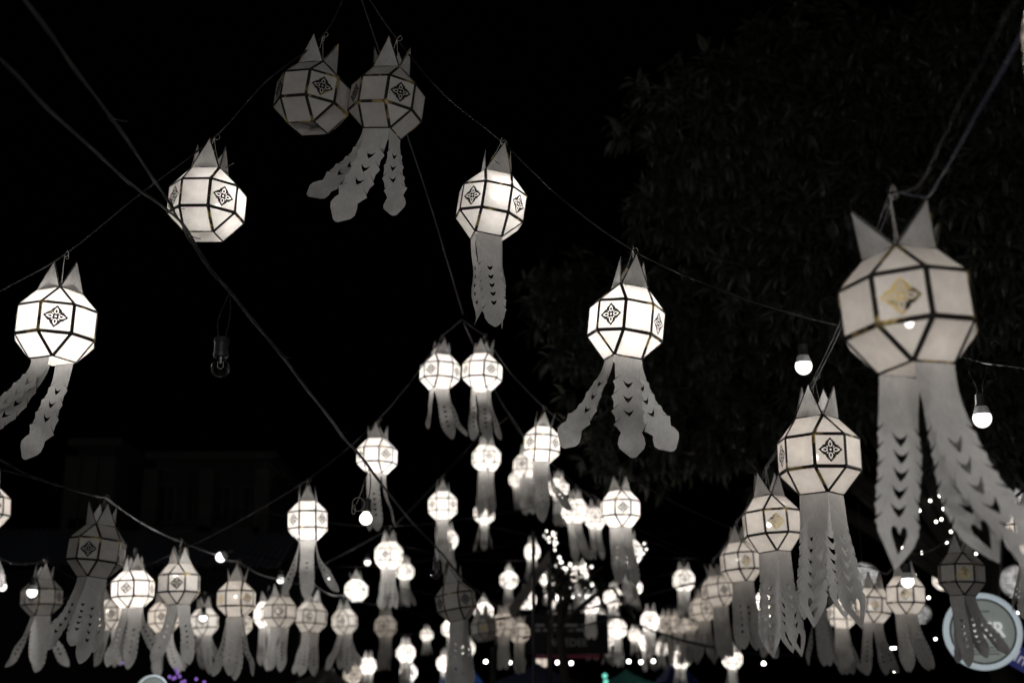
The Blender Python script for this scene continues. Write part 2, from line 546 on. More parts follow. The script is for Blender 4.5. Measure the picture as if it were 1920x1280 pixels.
# ------------------------------------------------------------------ the lanterns
HOOK = {}
GOLD_FLOWERS = ('b7', 'b9', 'b10', 'h68', 'h67', 'c20', 'f51', 'h69')
SHOW_BULB = ('a3', 'a5', 'b7', 'b8', 'b9', 'b10', 'b11', 'c19', 'c20', 'c21', 'c22', 'c24', 'c25', 'h67', 'h68', 'f52', 'f53', 'h72')
BULB_ME = None
LIGHTS = {}


def bulb_mesh():
    b = MB(); b.lathe([(.0, .016), (.008, .014), (.0145, .006), (.016, -.002), (.013, -.010), (.006, -.0155), (0, -.017)], 12)
    return mesh_from('small_bulb', b.v, b.f, M_INBULB, True)


def lantern(key, px, py, w, bright, alpha, lean, tails, label, group, L=.36, style='dots', warm=0, sway=0, splay=0, narrow=1.0, ears=1.0, bulb=(0, 0, .015), depth=None):
    mm = alpha % 45; mm = min(mm, 45 - mm)
    depth = depth or (0.2613 * math.cos(R(22.5 - mm)) + .003) * FPX / w
    c = P(px, py, depth)
    tocam = Vector((CAM_LOC.x - c.x, CAM_LOC.y - c.y, 0)).normalized()
    right = Vector((-tocam.y, tocam.x, 0))
    if right.x < 0: right = -right
    fl = (tocam * math.cos(R(alpha)) + right * math.sin(R(alpha))).normalized()
    base = Matrix.Rotation(math.atan2(fl.y, fl.x), 4, 'Z')
    ax, ay = proj(c); bx, by = proj(c + Vector((0, 0, .2)))
    natural = math.degrees(math.atan2(bx - ax, ay - by))
    ray = (c - CAM_LOC).normalized()
    rot = Matrix.Rotation(R(lean - natural), 4, ray)
    ri = random.Random('q' + key)
    M = Matrix.Translation(c) @ rot @ base @ Matrix.Diagonal((ri.uniform(.965, 1.035), ri.uniform(.965, 1.035), ri.uniform(.96, 1.03) if w < 200 else .985, 1))
    root = empty('paper_lantern', M)
    tag(root, label, 'lantern', group)
    inv = M.inverted(); full = w >= 45
    if full:
        for i, (isfl, ang, loop) in enumerate(MID):
            o = obj('square_panel', SQUARES[(i + len(HOOK)) % 4], root, face_mtx(loop))
            if isfl:
                fo = obj('flower_motif', FLOWER_ME, o, Matrix.Translation((ri.uniform(-.0022, .0022), ri.uniform(-.0022, .0022), 0)) @ Matrix.Rotation(R(ri.uniform(-5, 5)), 4, 'Z'))
                if key in GOLD_FLOWERS:
                    fo.material_slots[0].link = 'OBJECT'; fo.material_slots[0].material = M_FOILG
        for i, loop in enumerate(SLOPE): obj('square_panel', SQUARES[i % 4], root, face_mtx(loop))
        for loop in TRI: obj('triangle_panel', TRI_ME, root, face_mtx(loop))
    else:
        obj('paper_body', SHELL_ME, root)
        if w >= 33:
            for isfl, ang, loop in MID:
                if isfl: obj('flower_motif', FLOWER_ME, root, face_mtx(loop))
    obj('braid_trim', TRIM_FINE if w > 95 else TRIM_MID if w > 64 else TRIM_THIN, root)
    rr = random.Random(str(key))
    for k in range(4):
        a = R(45 + 90 * k)
        m = Matrix.Rotation(a, 4, 'Z') @ Matrix.Translation((H1, 0, H2)) @ Matrix.Rotation(R(rr.uniform(-7, 16) + splay), 4, 'Y') @ Matrix.Rotation(R(90), 4, 'Z') @ Matrix.Rotation(R(rr.uniform(-7, 7)), 4, 'Y') @ Matrix.Diagonal((1, 1, rr.uniform(.84, 1.02) * ears, 1))
        sp = obj('crown_spike', SPIKE_ME, root, m)
        if full: obj('spike_braid', SPIKE_TRIM, sp, Matrix.Identity(4))
    # hanging string with a bow
    hook_l = Vector((0, 0, H2 + .137)); up_w = inv.to_3x3() @ Vector((0, 0, 1))
    sm = MB()
    for q in (0, 2):
        sm.tube([SQ[q] + Vector((0, 0, H2)), SQ[q] * .35 + Vector((0, 0, H2 + .08)), hook_l], .0009, 4)
    if full:
        for s in (1, -1):
            sm.tube(spline([hook_l, hook_l + Vector((.012 * s, .008, .010)), hook_l + Vector((.022 * s, .012, -.006)), hook_l + Vector((.010 * s, .004, -.012)), hook_l]), .0007, 4)
    sm.build('hanging_string', M_STRING, root)
    HOOK[key] = M @ hook_l
    # tails, listed left to right as the camera sees their roots
    if tails is not None:
        roots = []
        for k in range(4):
            a = R(45 + 90 * k)
            b = M @ Vector((H1 * math.cos(a), H1 * math.sin(a), -H2 + .001)); e = M.to_3x3() @ Vector((-math.sin(a), math.cos(a), 0))
            roots.append((b, e))
        roots.sort(key=lambda r: (r[0] - CAM_LOC).dot(CX) / (r[0] - CAM_LOC).dot(CF))
        for k, (b, e) in enumerate(roots):
            if k < len(tails):
                t = tails[k]
                if t is None: continue
                dx, dl = t[0], t[1] if len(t) > 1 else 1
                dy = t[2] if len(t) > 2 else rr.uniform(-.08, .15)
                tw = R(t[3]) if len(t) > 3 else R(rr.uniform(-35, 35))
                fc = t[4] if len(t) > 4 else rr.uniform(.45, .8) if len(t) > 3 else rr.uniform(.15, .65)
            elif k == 1 and rr.random() < .6: continue
            else:
                dx, dl, dy, tw = sway + (k - 1.5) * .11 + rr.uniform(-.09, .09), rr.uniform(.9, 1.04), rr.uniform(-.1, .18), R(rr.uniform(-50, 50))
                fc = rr.uniform(.1, .6)
            me = bend_tail(style, b, e, dx, dy, L * dl, tw, inv, rr.random(), narrow, fc)
            obj('tail', me, root)
    # bulb inside
    if bright > 0:
        ld = bpy.data.lights.new('lantern_bulb', 'POINT'); ld.energy = 2.1 * bright; ld.shadow_soft_size = .018
        ld.color = (1, .945 - .05 * warm, .88 - .10 * warm)
        lo = bpy.data.objects.new('bulb_light', ld); COL.objects.link(lo); lo.parent = root; lo.location = Vector(bulb) + (Vector((0, 0, -.03)) if key[0] in 'degk' else Vector())
        if full:
            sk = MB(); sk.lathe([(.0, .045), (.011, .044), (.012, .020), (.009, .018), (0, .018)], 10)
            sk.tube([(0, 0, .044), (0, 0, H2 - .004), SQ[0] + Vector((0, 0, H2 - .004))], .0015, 4)
            sk.build('bulb_socket', M_SOCKET, root, Matrix.Translation(Vector(bulb)))
            if key in SHOW_BULB:
                global BULB_ME
                BULB_ME = BULB_ME or bulb_mesh()
                v = Matrix.Rotation(rr.uniform(0, 6.3), 3, 'Z') @ Vector((.022, 0, rr.uniform(-.03, .03)))
                if key == 'b7': v = Vector((0, 0, -.006))
                obj('small_bulb', BULB_ME, root, Matrix.Translation(Vector(bulb) + v) @ Matrix.Scale(.52 if key == 'b7' else .72, 4))
    return root


G1 = 'white paper lanterns strung overhead'
D = dict
LAN = [
 # key, px, py, w, bright, alpha, lean, tails, label
 ('a1', 586, 185, 137, 0, 12, 9.5, None, 'unlit dark lantern without tails, left one of the topmost pair', D()),
 ('a2', 725, 194, 142, 0, 20, 9, [(-1.0, .92, .1, 0, .15), (-.40, 1.08, .0, 5, .8), None, (-.02, .84, .45, 0, .7)], 'unlit dark lantern with tails blown to the left, right one of the topmost pair', D(style='pine', L=.34)),
 ('a3', 388, 384, 140, 0.465, 24, 6, None, 'lit lantern without tails, black cables crossing its lower left edge', D(bulb=(.035, .035, .02))),
 ('a4', 106, 612, 142, 1.15, -2, 6.5, [(-1.3, .98, .1, 0, .15), (-.86, 1.10, .1, 20, .25), None, (-.36, 1.0, .0, -20, .6)], 'bright lantern at the left edge with tails streaming down to the left', D(style='pine', L=.335, narrow=.78)),
 ('a5', 921, 388, 131, 0.510, -38, 9, [(.03, .97, .05, 15, .3), None, (.06, 1.0, 0, 0, .6), (.0, .9, .3, 15, .1)], 'lit lantern with long straight tails, upper center beside the dark pair', D(style='dots', L=.36, bulb=(0, .04, .03))),
 ('a6', 1174, 608, 147, 1.04, -25, 5, [(-.55, 1.0, .1, 10, .85), None, (.02, 1.0, -.05, 0, .6), (.42, .94, .15, -15, .85)], 'bright lantern with notched tails spread wide in front of the dark tree', D(style='pine', L=.345)),
 ('b7', 1702, 584, 236, 0.120, -3, -8.5, [None, (-.10, 1.0, .0, 6), (.42, 1.28, -.12, -10), (.26, 1.02, .02, -8)], 'largest nearest lantern, dim, long grey tails with heart cut-outs, at right', D(style='heart', L=.385, warm=1, splay=30, ears=.95, bulb=(0, 0, -.02))),
 ('b8', 1536, 856, 157, 0.244, 16, -3.5, [(-.05, .95, .15, 20), (-.05, 1.0, 0, 12), (.12, .95, .2, 20), (.16, 1.02, .05, -22)], 'dim lantern with feathered tails below the glowing bulb beside the largest lantern', D(style='heart', L=.41, warm=1)),
 ('b9', 1447, 983, 111, 0.244, 9, -6, [(.0, .95, .1, 10), (.03, 1.0, 0, 8), (.1, .96, .15, 10), (.12, 1.0, 0, -10)], 'dim lantern with gold flower, second in the right-hand receding row', D(style='heart', L=.45, warm=1)),
 ('b10', 1389, 1054, 79, 0.232, 16, -6, [(.0,), (.05,), (.1,), (.15,)], 'dim lantern with dark grey tails, third in the right-hand receding row', D(L=.42, warm=1)),
 ('b11', 1346, 1108, 61, 0.197, 24, -9, [(.0,), (.05,), (.1,), (.1,)], 'dim lantern tilted left, fourth in the right-hand receding row', D(L=.42, warm=1)),
 ('b12', 1317, 1142, 49, .32, 20, -7, [], 'dim lantern, fifth in the right-hand receding row', D(L=.42, warm=1)),
 ('b13', 1293, 1163, 40, .34, 20, -6, [], 'dim small lantern, sixth in the right-hand receding row', D(L=.42, warm=1)),
 ('b14', 1271, 1170, 36, .32, 10, -4, [], 'dim small lantern, seventh in the right-hand receding row', D(L=.42, warm=1)),
 ('b15', 1249, 1170, 34, .28, 0, -2, [], 'dim small lantern, last one at the far end of the right-hand row', D(L=.42, warm=1)),
 ('c16', 249, 1105, 79, 1.21, -20, 2, [(-.25, 1, 0, 10), (-.05, .9, .3, 10), (-.04, 1.02, -.03, 5), (.55, .9, .1, -20)], 'brightest lantern of the lower left row, glowing white tail in front', D(L=.37)),
 ('c17', 181, 1034, 104, 0, -18, 9, [(-.5, 1.0, .05, 10), (-.3, .9, .3, 20), (-.14, 1.05, 0, 5), (-.1, .9, .2, 10)], 'unlit dark lantern with broad dark tails at lower left', D(L=.385)),
 ('c18', 78, 1120, 75, 0, -30, 3, [(-.48, 1, .05, 10), (-.1, .9, .3, 20), (-.03, 1.02, -.03, 0), (.48, 1.0, .1, -10)], 'unlit grey lantern behind a glowing bulb at the lower left corner', D(L=.365)),
 ('c19', 336, 1095, 79, 0.116, -7, 2, [(-.3, 1, .1, 10), (-.33, 1.0, 0, 6), (.12, 1.0, .2, 5), (.1, .95, 0, -40)], 'dim lantern with dark tails just left of the bare bulb on the cable', D(L=.36, warm=1, bulb=(0, 0, .05))),
 ('c20', 443, 1123, 74, 0.267, 35, 2, [(-.22, 1, .0, 0), (-.1, 1.0, .2, 6), (.0, 1.04, -.02, 5), (.24, 1, .1, -20)], 'dim lantern with three wide grey tails, right of the bare bulb on the cable', D(L=.385, warm=1)),
 ('c21', 525, 1147, 60, 0.145, -3, 2, [(-.12,), (-.15,), (.0,), (-.05,)], 'dim lantern under a small bulb, partly hiding a bright lantern', D(L=.34, warm=1)),
 ('c22', 584, 1157, 59, 0.128, -8, 5, [(-.22,), (-.1,), (.02,), (.05,)], 'dim lantern with wide dark tails below a bright lantern\'s tail tips', D(L=.35, warm=1)),
 ('c23', 383, 1166, 53, .50, -10, 0, [(-.55, 1, .05, 0), (.1, .9, .2, 0), (.14, 1.02, 0, 0), (.55, .9, .1, 0)], 'small lit lantern behind a lit bulb, tails spread like three fingers', D(L=.34)),
 ('c24', 646, 1165, 50, 0.267, -8, -2, [(-.42, 1.0, 0, 0), (-.05, .9, .2, 0), (.02, 1.05, 0, 0), (.45, .9, .1, 0)], 'lit lantern with two leg-like tails under a round bright lantern', D(L=.37, warm=.5)),
 ('c25', 723, 1174, 43, 0.133, -10, 0, [(-.08,), (-.05,), (-.1,), (0,)], 'small dim lantern with one dark narrow tail, hanging by itself', D(L=.37, warm=1)),
 ('d26', 577, 977, 74, 1.31, 45, 0, [(-.30, .95, .05, 25), (0, .9, .3, 0), (.0, 1.03, -.03, 3), (.48, 1.0, .05, -20)], 'bright lantern alone against dark building, tails spread in three', D(L=.35)),
 ('d27', 707, 856, 75, 1.31, 28, 2, [(.02, 1, .1, 20, .2), (.08, 1.04, 0, 0, .7), None, (.24, .98, .02, -30, .1)], 'bright lantern with a black cable crossing its lower left side', D(L=.37)),
 ('d28', 825, 699, 75, 1.26, -28, 2, [(-.08, .74, .1, 20, .2), None, (.24, .98, -.02, 10, .6), (.48, .93, .1, -10, .1)], 'bright lantern, left one of the middle side-by-side pair', D(L=.36)),
 ('d29', 904, 698, 76, 1.26, 27, 3, [(-.02, .97, .1, 10, .6), None, (.12, .95, .2, 10, .2), (.24, 1.0, .05, 30, .1)], 'bright lantern, right one of the middle side-by-side pair', D(L=.34)),
 ('d30', 912, 859, 54, 1.31, 12, 1, [(-.05, 1, .1, 0), (.0, 1, 0, 0), (.0, 1, .2, 0), (.05, 1, 0, 0)], 'bright lantern with straight tails directly below the middle pair', D(L=.40)),
 ('d31', 830, 948, 54, 1.31, 45, 0, [(.0,), (0,), (.05,), (.1,)], 'bright lantern hanging where the black cable passes beneath', D(L=.36)),
 ('d32', 1016, 834, 71, 1.31, -43, 3, [(.12, .9, .1, 20), (.1, .9, .3, 0), (.03, 1.1, -.05, 25), (.52, .95, .05, -10)], 'bright lantern with long tails, in front of two partly hidden ones', D(L=.37)),
 ('d33', 987, 873, 51, 0.89, -20, 1, [(.05,), (.05,), (.1,), (.1,)], 'lit lantern half hidden behind the one with long tails', D(L=.36)),
 ('d34', 970, 899, 32, 0.95, 20, 0, [(.1,), (.1,), (.1,), (.1,)], 'small lit lantern peeping out below a half hidden lantern', D(L=.36)),
 ('d35', 1047, 914, 40, 1.31, 30, 2, [(.1,), (.1,), (.1,), (.1,)], 'bright lantern half hidden behind a notched tail', D(L=.36)),
 ('d36', 1078, 958, 51, 1.31, -15, 2, [(.15,), (.1,), (.3,), (.4,)], 'bright lantern with tails drifting right, beside the half hidden bright one', D(L=.37)),
 ('d37', 1116, 972, 39, 1.37, 0, 0, [(.1,), (.1,), (.15,), (.15,)], 'bright blurred lantern squeezed between two larger bright lanterns', D(L=.36)),
 ('d38', 1163, 955, 74, 1.31, 8, -1, [(.1, .95, .1, 30), (.06, 1.0, 0, 5), (.12, .95, .2, 20), (.12, 1.05, .02, -25)], 'bright lantern with long glossy tails, right of the bright cluster', D(L=.37)),
 ('d39', 1178, 1035, 66, 1.31, 20, 0, [(.05,), (.05,), (.05,), (.05,)], 'bright lantern mostly hidden behind long glossy tails', D(L=.36, depth=13)),
 ('e40', 998, 1034, 31, 1.37, 0, 0, [], 'bright lantern cut in two by the thin black pole', D(L=.34)),
 ('e41', 729, 1041, 55, 1.37, -15, 2, [(-.05,), (-.05,), (.0,), (.1,)], 'bright lantern in front of a smaller bright one, below the long cable', D(L=.35)),
 ('e42', 759, 1071, 36, 1.26, 30, 2, [(.05,), (.1,), (.15,), (.3,)], 'smaller bright lantern half behind its larger neighbour below the cable', D(L=.36)),
 ('e43', 668, 1106, 44, 1.58, 40, 0, None, 'overexposed round white lantern without tails', D()),
 ('e44', 690, 1247, 31, 1.48, 0, 0, [], 'bright small lantern at the bottom edge with glowing tall spikes', D(L=.32)),
 ('e45', 761, 1224, 36, 1.37, 10, 0, [(0,), (0,), (0,), (0,)], 'bright small lantern with grey tail below the lone dim lantern', D(L=.34)),
 ('e46', 766, 1260, 34, 1.48, 20, 0, [], 'bright lantern half behind a grey tail at the bottom edge', D(L=.3)),
 ('e47', 834, 1243, 32, 1.58, 40, 0, [], 'overexposed round lantern beside the blue canopy', D(L=.34)),
 ('e48', 661, 1264, 36, .4, 10, 0, [], 'beige dim lantern at the bottom edge between two tails', D(L=.3, warm=1)),
 ('e49', 622, 1272, 24, .4, 30, 0, [], 'tiny beige lantern at the bottom edge below a leg-like tail', D(L=.3, warm=1)),
 ('f50', 855, 1128, 76, 0, 30, -9, [(-.05, 1, .0, 0), (.0, 1, .1, 0), (.05, 1.1, 0, 0), (.1, 1, .1, 0)], 'unlit dark lantern with wide dark tail where the long cable ends', D(L=.42)),
 ('f51', 907, 1178, 48, 0, 0, -8, None, 'small unlit dark lantern without tails beside the larger unlit one', D()),
 ('f52', 944, 1171, 44, 0.290, -15, 0, [(0,), (0,), (0,), (0,)], 'lit beige lantern, left one of two overlapping beside the unlit ones', D(L=.37, warm=1)),
 ('f53', 974, 1186, 41, 0.261, -30, 0, [(0,), (0,), (0,), (0,)], 'lit beige lantern, right one of two overlapping beside the unlit ones', D(L=.36, warm=1)),
 ('f54', 907, 1147, 36, 1.58, 45, 0, None, 'bright lantern whose glowing spikes rise behind the small unlit lantern', D()),
 ('f55', 846, 1178, 36, 1.48, 20, -5, [(.05,), (.05,), (.1,), (.1,)], 'bright lantern hidden behind the larger unlit dark lantern', D(L=.35)),
 ('f56', 954, 1087, 34, 1.48, 45, 2, [(.05,), (.05,), (.1,), (.1,)], 'bright small lantern above the slanting roof edge', D(L=.34)),
 ('f57', 988, 1124, 35, 1.48, 0, 0, None, 'bright small lantern with the black pole crossing its right side', D()),
 ('f58', 1014, 1240, 28, .5, 30, 0, [], 'small beige lantern near the string of white dots', D(L=.3, warm=1)),
 ('g59', 1108, 1132, 35, 1.48, 0, 0, [(0,), (0,), (0,), (0,)], 'bright far lantern crossed by a cable at its waist, left of a pair', D(L=.34)),
 ('g60', 1150, 1120, 37, 1.48, 20, 3, [(0,), (.1,), (.2,), (.5,)], 'bright far lantern close right of the one crossed by a cable at its waist', D(L=.30)),
 ('g61', 1158, 1178, 36, 1.48, 45, 0, [(0,), (0,), (0,), (0,)], 'bright far lantern hanging lower, a grey tail across its front', D(L=.36)),
 ('g62', 1219, 1164, 36, 1.58, 0, 0, [(0,), (0,), (0,), (0,)], 'bright far lantern next to the end of the right-hand dim row', D(L=.3)),
 ('g63', 1212, 1204, 29, 1.58, 0, 0, [(0,), (0,), (.3,), (.4,)], 'smaller bright far lantern hanging lowest by the dim row', D(L=.34)),
 ('g64', 1282, 1088, 42, 1.00, 5, 0, [(0,), (0,), (0,), (0,)], 'lit lantern with bright tall spikes above the right-hand dim row', D(L=.32)),
 ('g65', 1086, 1078, 38, 1.48, 0, 0, [(0,), (0,), (0,), (0,)], 'bright far lantern broken up by dark leaves', D(L=.34)),
 ('g66', 1026, 1088, 27, 1.05, 30, 0, [(0,), (0,), (.1,), (.1,)], 'tiny lit far lantern behind the leafy plant near the pole', D(L=.34)),
 ('h67', 1637, 1135, 66, 0.278, 5, 1, [(-.05,), (-.05,), (.15,), (.35,)], 'lit beige lantern beside the woven lampshade at lower right', D(L=.37, warm=.8)),
 ('h68', 1698, 1116, 70, 0.290, 0, -3, [(.05,), (.1,), (.25,), (.3,)], 'lit beige lantern with a glowing bulb in front, at lower right', D(L=.37, warm=.8)),
 ('h69', 1803, 1077, 87, 0, 8, -3, [(.02, 1, .1, 0, .3), (.10, 1.04, 0, 8, .7), (.32, .95, .2, 0, .4), (.62, 1.02, 0, -10, .6)], 'unlit dark lantern with tails hanging before the round beer sign', D(L=.37)),
 ('h70', 1928, 1003, 86, .46, -55, -3, [], 'lit beige lantern cut off by the right picture edge', D(warm=.8)),
 ('h71', -24, 952, 86, .48, 20, 2, [], 'lit beige lantern cut off by the left picture edge', D(warm=.6)),
 ('h72', 208, 1152, 58, 0.244, 0, 0, [], 'beige lantern peeping out between dark tails and the brightest lantern', D(L=.3, warm=1)),
 ('h73', 308, 1157, 60, .46, -10, 0, [(0,), (0,), (.4,), (.5,)], 'beige lantern half hidden behind a dark tail at lower left', D(L=.34, warm=1)),
 ('h74', 448, 1170, 48, .55, 30, 0, None, 'lit lantern whose two sides show beside broad grey tails', D(warm=.5)),
 ('h75', 501, 1152, 50, 1.48, 0, 2, [(0,), (0,), (.1,), (.1,)], 'bright lantern half hidden by the dim lantern under a small bulb', D(L=.34)),
 ('h76', 1578, 1150, 60, .55, 40, 0, [(.1, 1, 0, 0), (.05,), (.2,), (.25,)], 'lit lantern hidden behind a pointed dark tail at lower right', D(L=.36, warm=.6)),
 ('h77', 1537, 1108, 65, 0, 45, -2, [(-.1,), (0,), (.1,), (.15,)], 'unlit dark lantern hidden behind feathered tails at lower right', D(L=.40)),
 ('h79', 1437, 1137, 58, 1.48, 0, 0, [(.0,), (0,), (.1,), (.15,)], 'bright lantern glimpsed through gaps between dark tails of the dim row', D(L=.34, depth=13)),
 ('k1', 1033, 1122, 27, 1.4, 20, 0, [], 'tiny bright far lantern under the leafy plant, left one of two', D(L=.3)),
 ('k2', 1062, 1112, 25, 1.3, 0, 0, [], 'tiny bright far lantern under the leafy plant, right one of two', D(L=.3)),
 ('k3', 1190, 1100, 30, 1.3, 30, 0, [], 'small bright far lantern behind the lowest glossy tail', D(L=.3)),
 ('k4', 1110, 1195, 26, .9, 0, 0, [], 'small lit far lantern beside the dim signboard', D(L=.3)),
 ('k5', 1140, 1198, 28, .9, 45, 0, [], 'small lit far lantern left of the lower crossed lantern', D(L=.3)),
 ('k6', 908, 962, 40, 1.2, 45, 0, [], 'bright lantern mostly hidden behind the straight tails below the middle pair', D(L=.33)),
 ('k7', 840, 1012, 38, 1.2, 10, 0, [], 'bright lantern behind the tails where the black cable passes', D(L=.3)),
 ('k9', 1048, 1168, 24, 1.0, 10, 0, [], 'tiny lit far lantern just above the dim signboard', D(L=.3)),
 ('k10', 1128, 1160, 26, 1.2, 30, 0, [], 'small bright far lantern between the crossed lantern and the lower one', D(L=.3)),
 ('k11', 1190, 1190, 24, 1.1, 0, 0, [], 'tiny bright far lantern left of the lowest bright far lantern', D(L=.3)),
 ('k12', 878, 1215, 26, 1.1, 0, 0, [], 'small bright far lantern right of the larger unlit lantern\'s wide tail', D(L=.3)),
 ('k13', 800, 1190, 24, 1.0, 20, 0, [], 'tiny bright far lantern between the lone dim lantern and the unlit one', D(L=.3)),
 ('k8', 1240, 1215, 24, 1.0, 10, 0, [], 'tiny lit far lantern right of the lowest bright far lantern', D(L=.3)),
 ('h80', 1373, 1235, 46, 1.48, 45, 0, [], 'bright lantern glimpsed low between dark tails of the dim row', D(L=.34, depth=17)),
 ('h81', 1276, 1236, 34, 1.37, 0, 0, [], 'bright small lantern low behind the tails at the end of the dim row', D(L=.3)),
 ('h82', 1771, 1086, 44, 1.1, 20, 0, None, 'lit lantern showing as a bright sliver left of the dark one by the sign', D()),
 ('h83', 2084, 70, 320, .30, 10, -6, [], 'blurred beige lantern sliver at the upper right corner', D(warm=1)),
]
for (key, px, py, w, br, al, le, tl, lab, kw) in LAN:
    lantern(key, px, py, w, br, al, le, tl, lab, G1, **kw)


# ------------------------------------------------------------------ cables
def sagline(pts, n, sag=.02):
    out = []
    for a, b in zip(pts[:-1], pts[1:]):
        a, b = Vector(a), Vector(b); L = (b - a).length
        out += [a.lerp(b, i / n) - Vector((0, 0, sag * L * 4 * (i / n) * (1 - i / n))) for i in range(n)]
    return out + [Vector(pts[-1])]


def cable(name, pts, r, label, cat='cable', mat=None, n=10, twin=None, ties=0, sag=None):
    sp = spline(pts, n) if sag is None else sagline(pts, n, sag)
    mb = MB(); mb.tube(sp, r, 6)
    if twin:
        rr = random.Random(label); off = [Vector((rr.uniform(-1, 1), rr.uniform(-1, 1), rr.uniform(-1, 1))) for _ in range(8)]
        sp2 = [p + Vector((math.sin(i * .55), .4 * math.cos(i * .4), math.cos(i * .55 + 1))) * twin for i, p in enumerate(sp)]
        mb.tube(sp2, r, 6)
    o = mb.build(name, mat or M_CABLE, None, None, True)
    tag(o, label, cat, 'cables and cords strung overhead')
    if ties:
        for i in range(ties):
            p = sp[int((i + .6) / ties * (len(sp) - 1))]
            tb = MB(); tb.lathe([(r * 2.2, -.006), (r * 2.5, 0), (r * 2.2, .006)], 8)
            tb.tube([(0, 0, 0), (.02, .004, .012), (.034, 0, .03)], .0012, 4)
            t = (sp[min(len(sp) - 1, int((i + .6) / ties * (len(sp) - 1)) + 1)] - p).normalized()
            q = Vector((0, 0, 1)).rotation_difference(t)
            tb.build('cable_tie', M_CABLE, o, Matrix.Translation(p) @ q.to_matrix().to_4x4())
    return o


H = HOOK
apex1 = P(662, -45, 4.9)
cable('lantern_cord', [apex1, H['a1'], P(500, 152, 4.88), H['a3'], P(265, 362, 4.78), H['a4'], P(0, 546, 4.7), P(-260, 690, 4.6)], .0034, 'thin dark cord carrying the topmost left lanterns down to the left edge', 'cord')
cable('lantern_cord', [apex1, P(693, 0, 4.85), H['a2'], P(830, 175, 4.9), H['a5'], P(1060, 378, 4.85), H['a6'], P(1330, 535, 4.55), P(1490, 590, 4.5), P(1700, 640, 4.4)], .0034, 'thin dark cord carrying the dark pair\'s right lantern down to the tree', 'cord')
cable('ridge_cord', [P(672, -20, 4.9), P(715, 108, 5.3), P(770, 272, 6.1), P(812, 400, 7), P(868, 588, 8.95)], .004, 'long cord running away from the top edge to the middle lantern pair', 'cord')
ap2 = P(866, 598, 8.95)
cable('lantern_cord', [ap2, H['d28'], P(770, 716, 8.95), H['d27'], P(640, 850, 8.95), H['d26'], P(480, 958, 9.1), P(380, 1012, 9.3), P(100, 1130, 9.6)], .0042, 'dark cord slanting down left from the middle pair to the lone bright lantern', 'cord', sag=.01)
cable('lantern_cord', [ap2, H['d29'], P(960, 702, 9.2), H['d32'], P(1080, 812, 9.4), H['d38'], P(1270, 945, 9.3), P(1500, 1040, 9.4)], .0042, 'dark cord slanting down right from the middle pair past the long-tailed bright lanterns', 'cord', sag=.01)
cable('ridge_cord', [ap2, P(935, 745, 10.5), P(975, 806, 12.4), P(1010, 880, 15), P(1030, 950, 19)], .0045, 'cord running on from the middle pair to the far lanterns', 'cord')
cable('lantern_cord', [P(955, 780, 12.5), H['d30'], P(880, 836, 12.5), H['d31'], P(740, 985, 12.6), P(560, 1080, 13)], .005, 'dark cord with the two lanterns below the middle pair', 'cord', sag=.01)
cable('lantern_cord', [P(955, 780, 12.7), H['d33'], H['d36'], P(1150, 965, 13.2), P(1300, 1040, 13.4)], .005, 'dark cord behind the bright cluster right of the center', 'cord', sag=.01)
cable('lantern_cord', [P(1015, 880, 17), H['d37'], P(1190, 1000, 18), P(1330, 1060, 18)], .006, 'far cord of the squeezed blurred lantern', 'cord', sag=.01)
# bulb cable from the top left to the middle
mid_c = [P(345, 428, 4.25), P(380, 488, 4.4), P(430, 548, 4.5), P(515, 652, 4.95), P(600, 762, 5.5), P(648, 826, 6.0), P(668, 846, 6.2), P(700, 888, 6.6), P(760, 965, 7.6), P(830, 1040, 8.6), P(868, 1085, 9.2), P(930, 1135, 10)]
cable('power_cable', [P(-5, -60, 2.4), P(45, 0, 2.6), P(165, 162, 3.1), P(290, 338, 3.8), P(328, 400, 4.1)] + mid_c, .0029, 'black bulb cable from the top left corner, upper of the crossing two', 'cable', ties=11, twin=.007)
cable('power_cable', [P(-110, 5, 2.5), P(0, 112, 2.7), P(120, 232, 3.1), P(250, 348, 3.7), P(312, 392, 4.0)] + [p + Vector((.012, 0, -.008)) for p in mid_c], .0031, 'black bulb cable from the left edge, lower of the crossing two', 'cable', twin=.005)
# left cables
lc = [P(65, 895, 6.3), P(120, 912, 6.3), H['c17'], H['c19'], P(408, 1040, 8.3), H['c20'], H['c21'], H['c22'], H['c24'], H['c25'], P(800, 1155, 16.5)]
cable('power_cable', [P(-60, 835, 6.2), P(0, 862, 6.2)] + lc, .0045, 'twisted cable carrying the lower left lanterns away to the right', 'cable', twin=.006, ties=7, sag=.015)
cable('power_cable', [P(-60, 868, 6.1), P(0, 880, 6.2), P(40, 890, 6.25), P(66, 896, 6.32)], .004, 'short cable joining the lower left lantern cable at a knot', 'cable')
cable('power_cable', [P(-60, 1030, 9), P(0, 1047, 9), P(40, 1058, 9), H['c18'], P(150, 1088, 9.2), H['h72'], H['h73'], H['c23'], P(470, 1130, 13)], .0045, 'dim cable behind the lower left corner lantern', 'cable', twin=.006, sag=.015)
